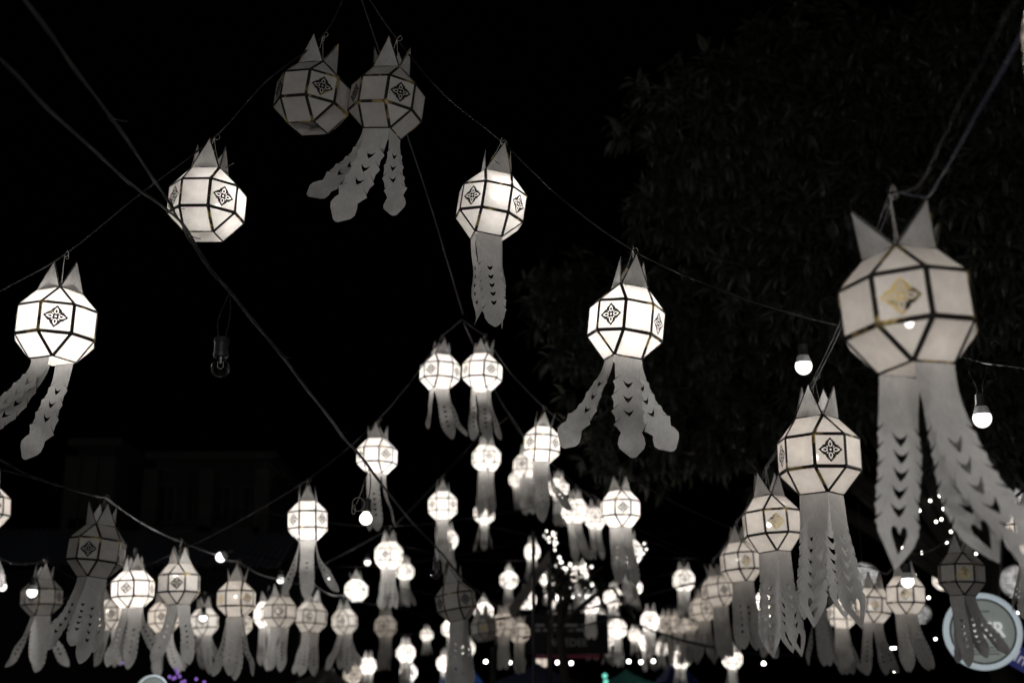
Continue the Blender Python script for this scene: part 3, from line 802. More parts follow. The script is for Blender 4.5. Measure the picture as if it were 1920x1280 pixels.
# right-hand receding row
row = [H['b7'], H['b8'], H['b9'], H['b10'], H['b11'], H['b12'], H['b13'], H['b14'], H['b15']]
cable('row_cord', [P(1990, -120, 1.75), P(1890, 20, 1.95), P(1800, 190, 2.2), P(1722, 350, 2.6)] + row, .0022, 'dark cord from the top right corner carrying the right-hand lantern row', 'cord', sag=.012)
cable('row_cord', [P(2010, -70, 1.8), P(1920, 55, 2.0), P(1830, 215, 2.25), P(1740, 370, 2.65)] + [p + Vector((.012, .0, .004)) for p in row], .0022, 'blue-grey cord from the right edge running beside the dark row cord', 'cord', mat=M_BLUECABLE, sag=.012)
cable('power_cable', [P(1390, 560, 4.45), P(1495, 590, 4.4), P(1560, 606, 4.4), P(1690, 640, 4.4), P(1800, 668, 4.4), P(1850, 680, 4.4), P(1990, 700, 4.4)], .0018, 'dark cable across the tree carrying the two glowing bulbs', 'cable', twin=.0025)
cable('power_cable', [P(1480, 1130, 9.5), H['h77'], H['h67'], P(1665, 1075, 9.8), H['h68'], P(1745, 1030, 8.8), H['h69'], P(1860, 965, 7.8), H['h70']], .0045, 'dark cable carrying the lower right lanterns beside the beer sign', 'cable', twin=.006, sag=.015)
cable('power_cable', [P(860, 1170, 15), P(1000, 1150, 15.5), P(1085, 1142, 16), P(1120, 1136, 16), P(1160, 1126, 15.5), P(1240, 1108, 15), P(1330, 1085, 15), P(1480, 1050, 15)], .011, 'dark cable crossing the bright far lanterns at the waist', 'cable')
cable('power_cable', [P(980, 1195, 14), P(1060, 1180, 14), P(1120, 1166, 14), P(1160, 1156, 14), P(1225, 1182, 14), P(1300, 1205, 14), P(1420, 1225, 14), P(1560, 1230, 14)], .011, 'dark sagging cable just below the far bright lanterns', 'cable')
cable('power_cable', [P(930, 1110, 13), P(960, 1085, 13.5), P(975, 1088, 14), P(1040, 1060, 16)], .006, 'dark cable behind the black pole', 'cable')
for key, lab in (('e41', 'far cord above the bright lantern pair below the long cable'), ('e43', 'far cord above the overexposed round lantern'), ('e45', 'far cord above the small bright lanterns at the bottom'), ('f52', 'far cord above the two overlapping beige lanterns'), ('g64', 'far cord above the lantern with bright tall spikes'), ('f56', 'far cord above the small lantern by the roof edge')):
    h = H[key]
    cable('lantern_cord', [h + Vector((-2.2, .4, .42)), h + Vector((-.9, .15, .1)), h, h + Vector((1, -.1, .1)), h + Vector((2.4, .3, .45))], .004, lab, 'cord')


# ------------------------------------------------------------------ bulbs
def bulb_common(px, py, dia_px, real, name, label, group):
    d = real * FPX / dia_px
    c = P(px, py, d)
    root = empty(name, Matrix.Translation(c)); tag(root, label, 'light bulb', group)
    return root, d


def led_bulb(px, py, dia, label, wires=True, mat=None, depth=None, tilt=0):
    root, d = bulb_common(px, py, dia, .062, 'led_bulb', label, 'bare white LED bulbs')
    if tilt: root.rotation_euler = (0, R(tilt), 0)
    b = MB(); b.lathe([(.0285, .0195), (.0305, .012)] + [(.031 * math.cos(a), .008 + .031 * math.sin(a) * 1.05) for a in np.linspace(0, -1.5, 9)] + [(0, -.0246)], 20)
    b.build('bulb_dome', mat or M_LED, root, None, True)
    if mat is None:
        ld = bpy.data.lights.new('led_light', 'POINT'); ld.energy = 6.0; ld.color = (1, .97, .93); ld.shadow_soft_size = .02
        lo = bpy.data.objects.new('led_light', ld); COL.objects.link(lo); lo.parent = root; lo.location = (0, 0, -.048)
    k = MB(); k.lathe([(.0287, .0195), (.0275, .024), (.022, .042), (.019, .046), (0, .046)], 18)
    k.build('bulb_collar', M_COLLAR, root, None, True)
    s = MB(); s.lathe([(.014, .046), (.0205, .047), (.0205, .050), (.0185, .051), (.0185, .085), (.013, .090), (0, .090)], 14)
    s.build('bulb_socket', M_SOCKET, root)
    if wires:
        for sx in (-1, 1):
            w = MB(); w.tube(spline([(.010 * sx, 0, .088), (.012 * sx, .002, .12), (.03 * sx, .004, .165), (.026 * sx + .01, .004, .20)]), .0014, 5)
            w.build('wire', M_CABLE, root, None, True)
    return root


def clear_bulb(px, py, dia, lit, label, target):
    root, d = bulb_common(px, py, dia, .060, 'clear_bulb', label, 'clear globe bulbs on the black cable')
    prof = [(.013, .036), (.016, .028)] + [(.030 * math.sin(a), .030 * math.cos(a)) for a in np.linspace(.62, math.pi - .02, 12)]
    b = MB(); b.lathe(prof, 20); b.build('glass_globe', M_LITGLASS if lit else M_GLASS, root, None, True)
    f = MB(); f.tube([(-.008, 0, .020), (-.009, 0, .002), (0, .004, -.004), (.009, 0, .002), (.008, 0, .020)], .0007, 4); f.tube([(0, 0, .035), (0, 0, .014)], .003, 6)
    f.build('filament_mount', M_COLLAR, root)
    s = MB(); s.lathe([(.014, .032), (.024, .034), (.0245, .044), (.022, .046), (.022, .078), (.0245, .080), (.023, .092), (.010, .096), (0, .096)], 16)
    s.build('bulb_socket', M_SOCKET, root, None, False)
    for sx in (-1, 1):
        tg = target - root.matrix_world.translation; w = MB(); w.tube(spline([Vector((.010 * sx, 0, .094)), Vector((.010 * sx, 0, .094)).lerp(tg, .35) + Vector((.011 * sx - .004, .002, 0)), Vector((.010 * sx, 0, .094)).lerp(tg, .75) + Vector((.007 * sx, 0, 0)), tg]), .0026, 6)
        w.build('wire', M_CABLE, root, None, True)
    return root


clear_bulb(413, 689, 37, False, 'unlit clear globe bulb hanging alone on the black cable', P(430, 549, 4.5))
clear_bulb(686, 972, 24, True, 'lit globe bulb with a loop of string beside it under the black cable', P(692, 878, 6.5))
clear_bulb(818, 1077, 16, False, 'small unlit globe bulb near the far end of the black cable', P(822, 1032, 8.5))
# loop of string by the lit bulb
c0 = P(672, 945, 6.6); mb = MB()
mb.tube(spline([P(683, 905, 6.6), P(676, 925, 6.6), P(668, 945, 6.6)]), .0013, 5)
mb.tube([c0 + Vector((.028 * math.cos(a), .004 * math.sin(2 * a), .032 * math.sin(a))) for a in np.linspace(0, 6.4, 24)], .0013, 5)
mb.tube([P(663, 955, 6.6) + Vector((.008 * math.cos(a), .003 * math.sin(3 * a), .022 * math.sin(a))) for a in np.linspace(0, 9.4, 24)], .0013, 5)
tag(mb.build('string_loop', M_STRING), 'pale loop of tied string hanging left of the lit globe bulb', 'string')

led_bulb(1507, 690, 33, 'glowing bulb hanging left of the largest lantern')
led_bulb(1842, 788, 36, 'glowing bulb hanging right of the largest lantern\'s tails')
led_bulb(412, 1045, 20, 'glowing bulb lying along the lower left cable', False, tilt=60)
led_bulb(60, 1112, 20.5, 'glowing bulb in front of the unlit lower left corner lantern', False)
led_bulb(4, 1101, 17, 'glowing bulb at the left picture edge', False)
led_bulb(526, 1088, 14, 'small glowing bulb above a dim lantern\'s spikes', False)
led_bulb(381, 1159, 15, 'glowing bulb in front of the small finger-tailed lantern', False)
led_bulb(1702, 1092, 25, 'glowing bulb in front of the lower right beige lantern', True)
led_bulb(689, 1055, 12, 'small glowing bulb left of the bright pair below the cable', False)
led_bulb(615, 1083, 13, 'small glowing bulb at the tip of a spread tail', False)
# added fill light: unseen bulbs behind the camera, much stronger than those in view
for i, x in enumerate((-1.3, -.5, .45, 1.3)):
    c = Vector((x, -.95 - .1 * (i % 2), 2.12))
    root = led_bulb(960, 640, 20, 'added fill bulb, unseen behind the photographer', True, M_FILL_BULB)
    root.location = c
    root['label'] = 'added fill bulb, %s in the unseen row behind the viewer' % ('first', 'second', 'third', 'fourth')[i]; root['group'] = 'added fill bulbs behind the viewer'
cable('power_cable', [(-4, -1, 2.6), (-2.4, -1, 2.42), (-1.3, -.95, 2.33), (.45, -1, 2.33), (1.3, -1.05, 2.34), (3.5, -1.1, 2.5)], .004, 'black bulb cable over the walkway behind the viewer')


# tiny lights ----------------------------------------------------------------
def ico(r, sub=1):
    bm = bmesh.new(); bmesh.ops.create_icosphere(bm, subdivisions=sub, radius=r); me = bpy.data.meshes.new('light_dot'); bm.to_mesh(me); bm.free(); return me


DOT = ico(.010, 2); DOT.materials.append(M_DOT)
BULB = ico(.023, 2); BULB.materials.append(M_DOTW)
PUR = ico(.014, 2); PUR.materials.append(M_PURPLE)


ORD = ['leftmost', 'second', 'third', 'fourth', 'fifth', 'sixth', 'seventh', 'eighth', 'ninth', 'tenth', 'eleventh', 'twelfth']


def dots(me, name, lst, d, label, group, jitter=.6, count=None):
    for i, (x, y) in enumerate(sorted(lst)):
        y += random.uniform(-1.5, 1.5)
        o = obj(name, me, None, Matrix.Translation(P(x, y, d + random.uniform(-jitter, jitter))))
        tag(o, label if not count else count % (ORD[i] + (' from the left' if i else '')), 'fairy light' if me is not BULB else 'light bulb', group)


FAIRY = [(1744, 938), (1762, 928), (1724, 958), (1769, 954), (1783, 956), (1796, 960), (1755, 976), (1765, 974), (1783, 996), (1775, 1017), (1728, 1036), (1830, 1037), (1880, 897), (1879, 907), (1741, 1121), (1754, 1197), (1678, 1214), (1909, 1147), (1677, 1257), (1672, 1215), (1715, 1078), (1693, 1028)]
dots(DOT, 'fairy_light', FAIRY, 11.5, 'tiny white fairy light among those hung near the beer sign', 'fairy lights at lower right')
CL = [(1040 + RNG.normal(0, 8), 1012 + RNG.normal(0, 13)) for _ in range(15)] + [(1048, 1092), (1062, 1075), (1058, 1078), (1208, 1020), (1212, 1030), (1206, 1038)]
DOT2 = ico(.013, 2); DOT2.materials.append(emit_mat('dim_tiny_light', (1, .95, .86), 5))
dots(DOT2, 'fairy_light', CL, 20, 'tiny white fairy light of the sparkling clump near the black pole', 'sparkling clump of fairy lights')
CL3 = [(RNG.uniform(1012, 1112), RNG.uniform(1045, 1130)) for _ in range(26)]
DOT3 = ico(.022, 2); DOT3.materials.append(emit_mat('glint', (1, .96, .88), 4))
dots(DOT3, 'fairy_light', CL3, 20, 'small white light among the glints around the dark leafy plant', 'glints around the leafy plant', 2)
dots(BULB, 'round_bulb', [(1034, 1117), (1044, 1120), (1050, 1125), (1074, 1119), (1084, 1115), (1050, 1093)], 19, 'round white bulb in the short row below the leafy plant', 'white bulbs below the leafy plant', .6, 'round white bulb, %s in the short row below the leafy plant')
dots(BULB, 'round_bulb', [(864, 1241), (911, 1241), (956, 1241), (978, 1243), (1045, 1241), (1071, 1241), (1157, 1240), (1179, 1240), (1202, 1240), (1225, 1239), (1432, 1242)], 19.5, 'round white bulb in the level row along the stall canopies', 'row of white bulbs along the stalls', .1, 'round white bulb, %s in the level row along the stall canopies')
dots(PUR, 'purple_light', [(318, 1267), (325, 1272), (328, 1270), (330, 1256), (337, 1266), (341, 1277), (346, 1275), (368, 1273), (383, 1279), (231, 1241), (333, 1262)], 11, 'small purple light among tails at the bottom left', 'purple lights at the bottom left', .3, 'small purple light, %s of those at the bottom left')


# ------------------------------------------------------------------ signs and lampshades
def font_mesh(txt, size, depth, mat):
    cu = bpy.data.curves.new('lettering', 'FONT'); cu.body = txt; cu.size = size; cu.extrude = depth; cu.align_x = 'CENTER'; cu.align_y = 'CENTER'
    o = bpy.data.objects.new('tmp', cu); COL.objects.link(o)
    me = bpy.data.meshes.new_from_object(o.evaluated_get(bpy.context.evaluated_depsgraph_get())); bpy.data.objects.remove(o)
    me.materials.clear(); me.materials.append(mat); me.name = 'lettering'
    return me


def facing(c, roll=0, yaw=0):
    """upright frame at c: x right, y up, z towards the camera"""
    z = Vector((CAM_LOC.x - c.x, CAM_LOC.y - c.y, 0)).normalized(); z = Matrix.Rotation(R(yaw), 3, 'Z') @ z
    y = Vector((0, 0, 1)); x = y.cross(z)
    m = Matrix(((x.x, y.x, z.x, c.x), (x.y, y.y, z.y, c.y), (x.z, y.z, z.z, c.z), (0, 0, 0, 1)))
    return m @ Matrix.Rotation(R(roll), 4, 'Z')


M_RIM = principled('sign_rim_plastic', (.6, .66, .7), rough=.4, emis=(.80, .93, 1), emis_s=.36)
M_FACE = principled('sign_face_plastic', (.36, .38, .36), rough=.3, emis=(.9, 1, .93), emis_s=.13)
M_LETTER = principled('sign_letter_plastic', (.7, .7, .7), rough=.3, emis=(1, 1, 1), emis_s=.5)
M_DARKINK = principled('dark_ink', (.03, .035, .035), rough=.5)
M_GREYINK = principled('grey_ink', (.1, .11, .11), rough=.5, emis=(.9, 1, .95), emis_s=.07)


def ring(mb, r0, r1, z0, z1, n=48):
    mb.lathe([(r0, z0), (r1, z0), (r1, z1), (r0, z1), (r0, z0)], n)


def round_sign(px, py, d, rad, label, text):
    c = P(px, py, d); root = empty('round_sign', facing(c, 0, 8)); tag(root, label, 'sign')
    b = MB(); b.lathe([(rad * .86, .012), (rad * .90, .03), (rad * .96, .03), (rad, .012), (rad, -.05), (rad * .5, -.08), (0, -.08)], 56); b.build('rim', M_RIM, root, None, True)
    b = MB(); ring(b, rad * .81, rad * .858, -.004, .008); b.build('inner_ring', M_DARKINK, root)
    b = MB(); b.lathe([(0, .001), (rad * .82, 0)], 48); b.build('sign_face', M_FACE, root)
    if text:
        o = obj('lettering', font_mesh(text, rad * .56, .006, M_LETTER), root, Matrix.Translation((0, rad * .02, .012)) @ Matrix.Scale(.92, 4, (1, 0, 0)))
        b = MB(); b.box((0, -rad * .50, .004), (rad * .85, rad * .035, .004)); b.box((0, -rad * .58, .004), (rad * .75, rad * .05, .004)); b.box((0, -rad * .42, .004), (rad * .5, rad * .05, .004))
        b.box((0, rad * .52, .004), (rad * .42, rad * .05, .004)); b.build('printed_lines', M_GREYINK, root)
    else:
        b = MB(); b.lathe([(0, .006), (rad * .45, .006), (rad * .45, .004)], 32); b.build('emblem_disc', M_GREYINK, root)
    return root


round_sign(1843, 1183, 10.5, 71 / FPX * 10.5, 'round illuminated white sign reading BEER behind hanging tails', 'BEER')
round_sign(286, 1294, 11, 29 / FPX * 11, 'round white illuminated sign just peeping over the bottom edge at left', '')

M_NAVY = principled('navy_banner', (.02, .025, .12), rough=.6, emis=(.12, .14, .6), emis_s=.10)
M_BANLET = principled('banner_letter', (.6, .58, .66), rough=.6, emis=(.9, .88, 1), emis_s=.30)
c = P(1925, 1240, 11); root = empty('blue_banner', facing(c, -32)); tag(root, 'tilted navy blue banner with pale letters at the right edge by the beer sign', 'banner')
b = MB(); b.box((0, 0, 0), (.36, .17, .01)); b.build('banner_cloth', M_NAVY, root)
obj('lettering', font_mesh('In', .13, .002, M_BANLET), root, Matrix.Translation((-.05, 0, .009)))

M_BOARD = principled('dark_signboard', (.006, .006, .007), rough=.8)
M_DIMLET = principled('dim_letter', (.25, .25, .26), rough=.6, emis=(1, .95, .95), emis_s=.010)
M_RED = principled('red_strip', (.10, .01, .03), rough=.6, emis=(1, .12, .3), emis_s=.012)
c = P(1063, 1188, 21.5); root = empty('signboard', facing(c)); tag(root, 'dim dark signboard reading ROEDEE above a dull red strip, behind far lanterns', 'sign')
b = MB(); b.box((0, 0, 0), (1.25, .60, .05)); b.build('board', M_BOARD, root)
obj('lettering', font_mesh('ROEDEE', .155, .006, M_DIMLET), root, Matrix.Translation((.02, -.13, .034)))
b = MB()
for r_, (y, ws) in enumerate(((.13, (.16, .05, .12, .2, .1)), (.06, (.1, .12, .16, .08, .2)))):
    x = -.5
    for w_ in ws: b.box((x + w_ / 2, y, .03), (w_, .035, .008)); x += w_ + .045
b.build('printed_lines', M_DIMLET, root)
b = MB(); b.box((0, -.33, .01), (1.0, .05, .06)); b.build('red_strip', M_RED, root)


def weave_mat():
    m, n, l, out = new_mat('glowing_cane')
    e = n.new('ShaderNodeEmission'); e.inputs[0].default_value = (1, .97, .95, 1)
    tc = n.new('ShaderNodeTexCoord'); no = n.new('ShaderNodeTexNoise'); no.inputs['Scale'].default_value = 14
    l.new(tc.outputs['Object'], no.inputs['Vector'])
    mr = n.new('ShaderNodeMapRange'); mr.inputs[1].default_value = .3; mr.inputs[2].default_value = .7; mr.inputs[3].default_value = .25; mr.inputs[4].default_value = 1.0
    l.new(no.outputs['Fac'], mr.inputs[0]); l.new(mr.outputs[0], e.inputs[1]); l.new(e.outputs[0], out.inputs[0])
    return m


M_CANE = weave_mat(); M_CANEBAR = principled('dark_cane', (.10, .09, .085), rough=.7)


def woven_lamp(px, py, wpx, d, label, dome=True):
    rad = wpx / 2 / FPX * d; c = P(px, py, d)
    root = empty('woven_lampshade', Matrix.Translation(c)); tag(root, label, 'lampshade', 'woven glowing lampshades')
    prof = [(rad * math.cos(a), rad * 1.05 * math.sin(a)) for a in np.linspace(-1.1, 1.35, 12)]
    b = MB(); b.lathe(prof, 28); b.build('shade', M_CANE, root, None, True)
    k = MB()
    for a in np.linspace(-1.0, 1.3, 13):
        z = rad * 1.05 * math.sin(a); r_ = rad * math.cos(a) + .003
        k.tube([(r_ * math.cos(t), r_ * math.sin(t), z) for t in np.linspace(0, 6.283, 29)], .0032, 4)
    for t in np.linspace(0, 6.283, 37)[:-1]:
        k.tube([((p[0] + .004) * math.cos(t), (p[0] + .004) * math.sin(t), p[1]) for p in prof], .003, 4)
    k.build('cane_lattice', M_CANEBAR, root)
    k = MB(); k.tube([(0, 0, rad), (0, 0, rad + .5)], .005, 6); k.build('hanging_wire', M_CABLE, root)


woven_lamp(1618, 1088, 66, 12, 'woven glowing lampshade behind the beige lantern at lower right')
woven_lamp(1893, 945, 66, 12, 'large woven glowing lampshade near the right edge under two fairy lights')
woven_lamp(1905, 1090, 60, 12, 'woven glowing lampshade seen through a heart cut-out at the right edge')
woven_lamp(1728, 1150, 36, 14, 'dim small woven lampshade half behind the beige lantern with a bulb')

# ------------------------------------------------------------------ market stalls far away
def stall(px0, px1, py_top, py_edge, d, col, label, emis=0):
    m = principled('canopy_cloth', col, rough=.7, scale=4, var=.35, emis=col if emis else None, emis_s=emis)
    a = P(px0, py_edge, d); b_ = P(px1, py_edge, d); top = P((px0 + px1) / 2, py_top, d).z
    w = (b_ - a).length; dep = 2.2; z = a.z; cx = (a.x + b_.x) / 2; cy = a.y
    root = empty('market_stall', Matrix.Translation((cx, cy + dep / 2, 0))); tag(root, label, 'market stall', 'market stalls')
    mb = MB(); N = 8; vs = []; fs = []
    for i in range(N + 1):
        for j in range(N + 1):
            u, v = i / N * 2 - 1, j / N * 2 - 1
            hgt = (1 - max(abs(u), abs(v))) * (top - z + .15) - .05 * math.sin(3.1 * abs(u)) * (1 - abs(u))
            vs.append((u * w / 2, v * dep / 2, z + hgt))
    for i in range(N):
        for j in range(N):
            q = i * (N + 1) + j; fs.append((q, q + N + 1, q + N + 2, q + 1))
    mb.add(vs, fs); mb.build('canopy', m, root)
    mb = MB(); K = max(4, int(w / .3))
    for side in (-1, 1):
        vs = []; fs = []
        for i in range(K * 2 + 1):
            x = -w / 2 + w * i / (2 * K); vs += [(x, side * (dep / 2 + .004 + .012 * math.sin(i * 1.7)), z), (x, side * (dep / 2 + .004 + .02 * math.sin(i * 1.7)), z - (.20 if i % 2 else .15))]
        mb.add(vs, [(2 * i, 2 * i + 1, 2 * i + 3, 2 * i + 2) for i in range(2 * K)])
    mb.build('valance', m, root)
    for sx in (-1, 1):
        for sy in (-1, 1):
            mb = MB(); mb.tube([(sx * (w / 2 - .03), sy * (dep / 2 - .03), 0), (sx * (w / 2 - .03), sy * (dep / 2 - .03), z)], .02, 8); mb.build('pole', M_CABLE, root)
    mb = MB(); mb.box((0, -.5, .8), (w * .9, .8, .04)); mb.box((0, -.5, .4), (w * .86, .7, .78)); mb.build('counter', M_BOARD, root)


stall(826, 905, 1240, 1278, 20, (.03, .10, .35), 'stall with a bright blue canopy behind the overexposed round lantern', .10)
stall(906, 1110, 1255, 1285, 20.5, (.015, .018, .06), 'stall with a near-black navy canopy under the white bulb row')
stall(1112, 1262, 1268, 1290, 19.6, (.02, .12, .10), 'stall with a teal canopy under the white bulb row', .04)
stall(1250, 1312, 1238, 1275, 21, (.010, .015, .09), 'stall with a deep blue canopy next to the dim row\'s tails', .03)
stall(540, 640, 1262, 1284, 17, (.16, .15, .14), 'stall with a plain grey canopy at the bottom edge left')
TL = ico(.034, 2); TL.materials.append(M_TEAL)
for (x, y) in ((1134, 1266), (1136, 1277)):
    tag(obj('teal_light', TL, None, Matrix.Translation(P(x, y, 18.5))), '%s teal lamp glowing above the teal stall canopy' % ('upper' if y < 1270 else 'lower'), 'lamp', 'teal lamps')

# slender pole and slanting beam
mb = MB(); mb.tube([P(1000, 995, 12) , Vector((P(1000, 995, 12).x, P(1000, 995, 12).y, 0))], .014, 8)
tag(mb.build('black_pole', M_CABLE), 'thin upright black pole standing before small bright lanterns', 'pole')
M_BEAM = principled('grey_beam', (.14, .13, .125), rough=.7)
root = empty('tent_roof', Matrix.Identity(4)); tag(root, 'dim grey slanting tent roof edge left of the black pole', 'tent')
mb = MB(); a, b_ = P(925, 1180, 17.5), P(1030, 1030, 17.5)
mb.add([a, b_, b_ + Vector((.02, .02, -.16)), a + Vector((.02, .02, -.2)), a + Vector((0, 2, 0)), b_ + Vector((0, 2, 0))], [(0, 1, 2, 3), (0, 4, 5, 1)]); mb.build('roof_edge', M_BEAM, root)
mb = MB(); mb.tube([a + Vector((0, .05, -.2)), Vector((a.x, a.y + .05, 0))], .03, 8); mb.build('pole', M_CABLE, root)
mb = MB(); mb.tube([b_ + Vector((0, .05, -.16)), Vector((b_.x, b_.y + .05, 0))], .03, 8); mb.build('pole', M_CABLE, root)

# ------------------------------------------------------------------ buildings
M_WALL = principled('grey_render', (.04, .04, .04), rough=.9, scale=2, var=.25)
M_WIN = principled('dark_window_glass', (.02, .022, .025), rough=.15)
M_SLAB = principled('weathered_concrete', (.065, .064, .062), rough=.9, scale=3, var=.2)
def block(px0, px1, py_top, d, depth, label, cols, rows, ledge):
    a = P(px0, py_top, d); b_ = P(px1, py_top, d); w = b_.x - a.x; h = a.z
    root = empty('building', Matrix.Translation(((a.x + b_.x) / 2, a.y, 0))); tag(root, label, 'building')
    mb = MB(); mb.box((0, depth / 2, h / 2), (w, depth, h)); mb.build('wall', M_WALL, root)
    mb = MB(); mb.box((0, depth / 2, h + .06), (w + .3, depth + .3, .12)); mb.build('roof', M_SLAB, root)
    for r_ in range(rows):
        zz = h - (r_ + .65) * ledge
        if zz < 1: break
        mb = MB(); mb.box((0, -.15, zz - ledge * .42), (w * .98, .3, ledge * .13)); mb.build('balcony_slab', M_SLAB, root)
        for c_ in range(cols):
            x = -w / 2 + w * (c_ + .5) / cols
            mb = MB(); ww, hh = w / cols * .62, ledge * .5
            for sx in (-1, 1): mb.box((x + sx * ww / 2, -.02, zz), (.06, .06, hh))
            for sz in (-1, 1): mb.box((x, -.02, zz + sz * (hh / 2 + .025)), (ww + .06, .06, .05))
            mb.box((x, -.02, zz), (.04, .05, hh))
            f = mb.build('window', M_SLAB, root)
            mb = MB(); mb.box((x, -.004, zz), (ww - .08, .01, hh - .02)); mb.build('pane', M_WIN, f)
    for sx in (-.495, -.0, .495):
        mb = MB(); mb.box((sx * w, -.16, h / 2 - .1), (.25, .28, h - .2)); mb.build('column', M_SLAB, root)


block(292, 500, 862, 24, 5, 'dim grey building with balcony bands behind the lone bright lantern', 4, 3, 1.15)
block(150, 214, 838, 23, 4, 'narrow dim tower behind the unlit dark lantern', 1, 4, 1.2)
M_ROOF = principled('blue_grey_sheet', (.10, .11, .14), rough=.6, scale=8)
root = empty('market_hall', Matrix.Identity(4)); tag(root, 'low dark sheet-metal roofed hall along the lower left background', 'hall')
a, b_ = P(-120, 992, 19), P(560, 1002, 19)
mb = MB(); N = 60
for i in range(N):
    p = a.lerp(b_, i / N); q = a.lerp(b_, (i + .5) / N); s = a.lerp(b_, (i + 1) / N)
    dn = Vector((0, -1.6, -.62)); rise = Vector((0, 0, .04))
    mb.add([p, q + rise, s, s + dn, q + rise + dn, p + dn], [(0, 1, 4, 5), (1, 2, 3, 4)])
mb.build('roof', M_ROOF, root)
mb = MB(); mb.box(((a.x + b_.x) / 2, a.y + .5, (a.z - .5) / 2), (b_.x - a.x, .2, a.z - .5)); mb.build('wall', M_BOARD, root)

# ------------------------------------------------------------------ trees
def leaf_verts(Ln, Wd):
    return np.array([(0, 0, 0), (Wd * .5, Ln * .3, .22 * Wd), (0, Ln * .32, .1 * Wd), (-Wd * .5, Ln * .3, .22 * Wd), (Wd * .36, Ln * .63, -.15 * Wd), (0, Ln * .64, -.35 * Wd), (-Wd * .36, Ln * .63, -.15 * Wd), (0, Ln * .9, -1.3 * Wd)])


LEAF_F = [(0, 1, 2), (0, 2, 3), (1, 4, 5, 2), (2, 5, 6, 3), (4, 7, 5), (5, 7, 6)]


def leaf_mat():
    m, n, l, out = new_mat('leaf_green')
    b = n.new('ShaderNodeBsdfPrincipled'); b.inputs['Roughness'].default_value = .45; b.inputs['Specular IOR Level'].default_value = .4
    tc = n.new('ShaderNodeTexCoord'); no = n.new('ShaderNodeTexNoise'); no.inputs['Scale'].default_value = 1.3; no.inputs['Detail'].default_value = 6
    l.new(tc.outputs['Object'], no.inputs['Vector'])
    mix = n.new('ShaderNodeMix'); mix.data_type = 'RGBA'; mix.inputs[6].default_value = (.026, .031, .024, 1); mix.inputs[7].default_value = (.078, .083, .066, 1)
    l.new(no.outputs['Fac'], mix.inputs[0]); l.new(mix.outputs[2], b.inputs['Base Color'])
    l.new(b.outputs[0], out.inputs[0])
    return m


M_LEAF = leaf_mat(); M_BARK = principled('bark', (.028, .024, .02), rough=.95, scale=14, var=.4, bump=1)
ONE_LEAF = mesh_from('leaf', leaf_verts(1, .24), LEAF_F, M_LEAF)


def rand_frame(dirn, roll):
    y = dirn.normalized(); x = y.cross(Vector((0, 0, 1)))
    if x.length < 1e-3: x = Vector((1, 0, 0))
    x.normalize(); x = Quaternion(y, roll) @ x; z = x.cross(y)
    return Matrix(((x.x, y.x, z.x), (x.y, y.y, z.y), (x.z, y.z, z.z)))


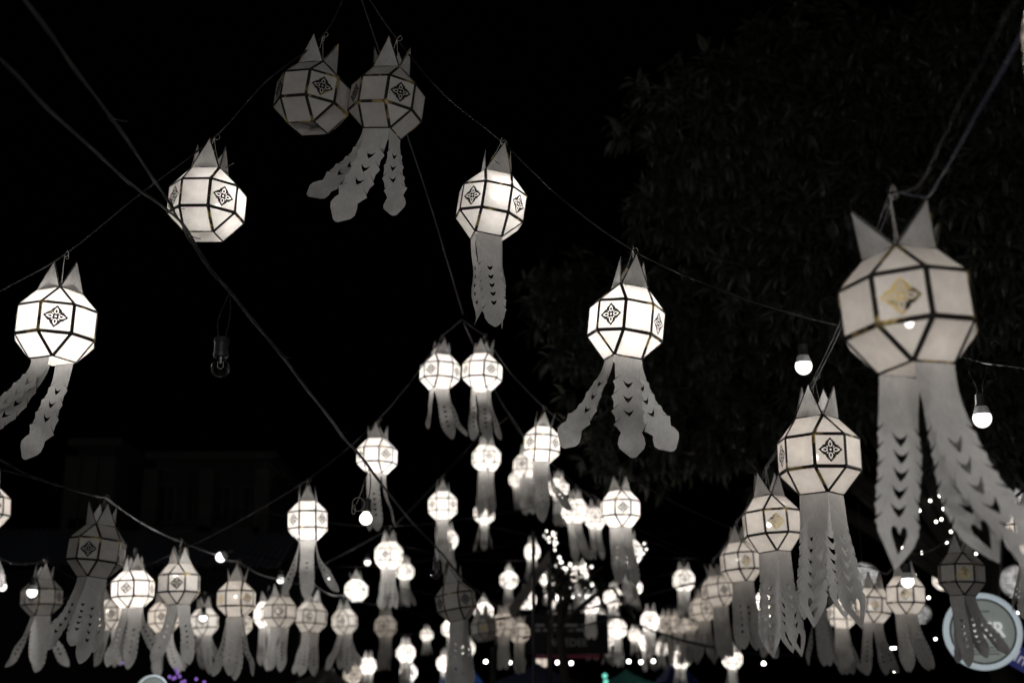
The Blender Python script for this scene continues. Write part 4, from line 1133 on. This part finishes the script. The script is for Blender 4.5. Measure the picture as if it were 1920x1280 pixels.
def tree(lobes, trunk, label, leaf_len, per, singles, limb_r=.05):
    """lobes: (centre, radii, clusters)"""
    root = empty('broadleaf_tree', Matrix.Translation(trunk)); tag(root, label, 'tree')
    tinv = -Vector(trunk); rr = random.Random(label)
    mb = MB(); fork = Vector((lobes[0][0].x, lobes[0][0].y, 0)) * .25 + Vector((trunk[0], trunk[1], 0)) * .75 + Vector((0, 0, 2.6))
    mb.tube(spline([Vector(trunk) + tinv, (Vector(trunk) + fork) / 2 + Vector((.1, .05, 0)) + tinv, fork + tinv]), limb_r * 3.4, 10, limb_r * 2.2)
    for c, rad, nc in lobes:
        end = Vector(c) + tinv
        mb.tube(spline([fork + tinv, (fork + tinv).lerp(end, .5) + Vector((rr.uniform(-.2, .2), rr.uniform(-.2, .2), .25)), end]), limb_r * 1.6, 7, limb_r * .4)
    mb.build('trunk', M_BARK, root)
    leaves = []
    twigs = MB()
    for c, rad, nc in lobes:
        for _ in range(nc):
            d = Vector((rr.gauss(0, 1), rr.gauss(0, 1), rr.gauss(0, 1))).normalized()
            k = rr.uniform(.45, 1.05)
            p = Vector(c) + Vector((d.x * rad[0], d.y * rad[1], d.z * rad[2])) * k
            grow = (d + Vector((0, 0, .15)) + Vector((rr.gauss(0, .4), rr.gauss(0, .4), rr.gauss(0, .3)))).normalized()
            twigs.tube([p - grow * .35 + tinv, p + tinv], .006, 3, .003)
            for q in range(per):
                ang = q * 2.4 + rr.uniform(-.4, .4)
                side = rand_frame(grow, ang) @ Vector((1, .55, 0))
                side = (side + Vector((0, 0, -.45 * rr.random()))).normalized()
                L_ = leaf_len * rr.uniform(.65, 1.2)
                leaves.append((p - grow * rr.uniform(0, .09), rand_frame(side, rr.uniform(-.6, .6)), L_))
    twigs.build('twigs', M_BARK, root)['kind'] = 'stuff'
    leaves.sort(key=lambda t: (t[0] - CAM_LOC).length)
    vis = [t for t in leaves if 0 < proj(t[0])[0] < 1920 and 0 < proj(t[0])[1] < 1280][:singles]
    ids = set(id(t) for t in vis)
    for p, m, L_ in vis:
        obj('leaf', ONE_LEAF, root, Matrix.Translation(p + tinv) @ m.to_4x4() @ Matrix.Scale(L_, 4))
    rest = [t for t in leaves if id(t) not in ids]
    base = leaf_verts(1, .24); V = np.zeros((len(rest) * 8, 3)); F = []
    for i, (p, m, L_) in enumerate(rest):
        V[i * 8:(i + 1) * 8] = base * L_ @ np.array(m).T + np.array(p + tinv)
        F += [tuple(k + i * 8 for k in f) for f in LEAF_F]
    o = obj('crown', mesh_from('crown', V, F, M_LEAF), root); o['kind'] = 'stuff'
    return root


def lobe(px, py, d, rx, rz, n, ry=None):
    k = d / FPX
    return (P(px, py, d), (rx * k, ry if ry else (rx + rz) / 2 * k * .9, rz * k), n)


tree([lobe(1700, 250, 12, 260, 240, 330), lobe(1340, 240, 11.5, 190, 160, 230), lobe(1540, 160, 12, 220, 150, 230), lobe(1310, 390, 12, 150, 100, 110), lobe(1850, 120, 11.5, 200, 200, 200), lobe(1600, 480, 11.2, 260, 180, 330),
      lobe(1850, 480, 10.5, 220, 200, 260), lobe(1380, 560, 12.5, 220, 150, 220), lobe(1080, 560, 13, 120, 90, 90), lobe(1200, 660, 13, 190, 120, 150), lobe(1650, 720, 12, 260, 150, 220), lobe(1850, 760, 11.5, 180, 160, 150), lobe(1400, 780, 13, 220, 140, 150), lobe(1200, 820, 14, 160, 110, 90), lobe(2050, 300, 11.5, 200, 300, 120)],
     (4.3, 12.6, 0), 'large dark tree with long drooping leaves filling the right background', .18, 12, 300)
tree([lobe(1052, 1085, 15, 26, 30, 9), lobe(1100, 1085, 15, 30, 26, 7), lobe(1040, 1108, 15, 22, 16, 4), lobe(1165, 1125, 15, 16, 20, 3)], (.5, 15.4, 0), 'small dark leafy tree in front of the far bright lanterns', .17, 6, 60, .02)
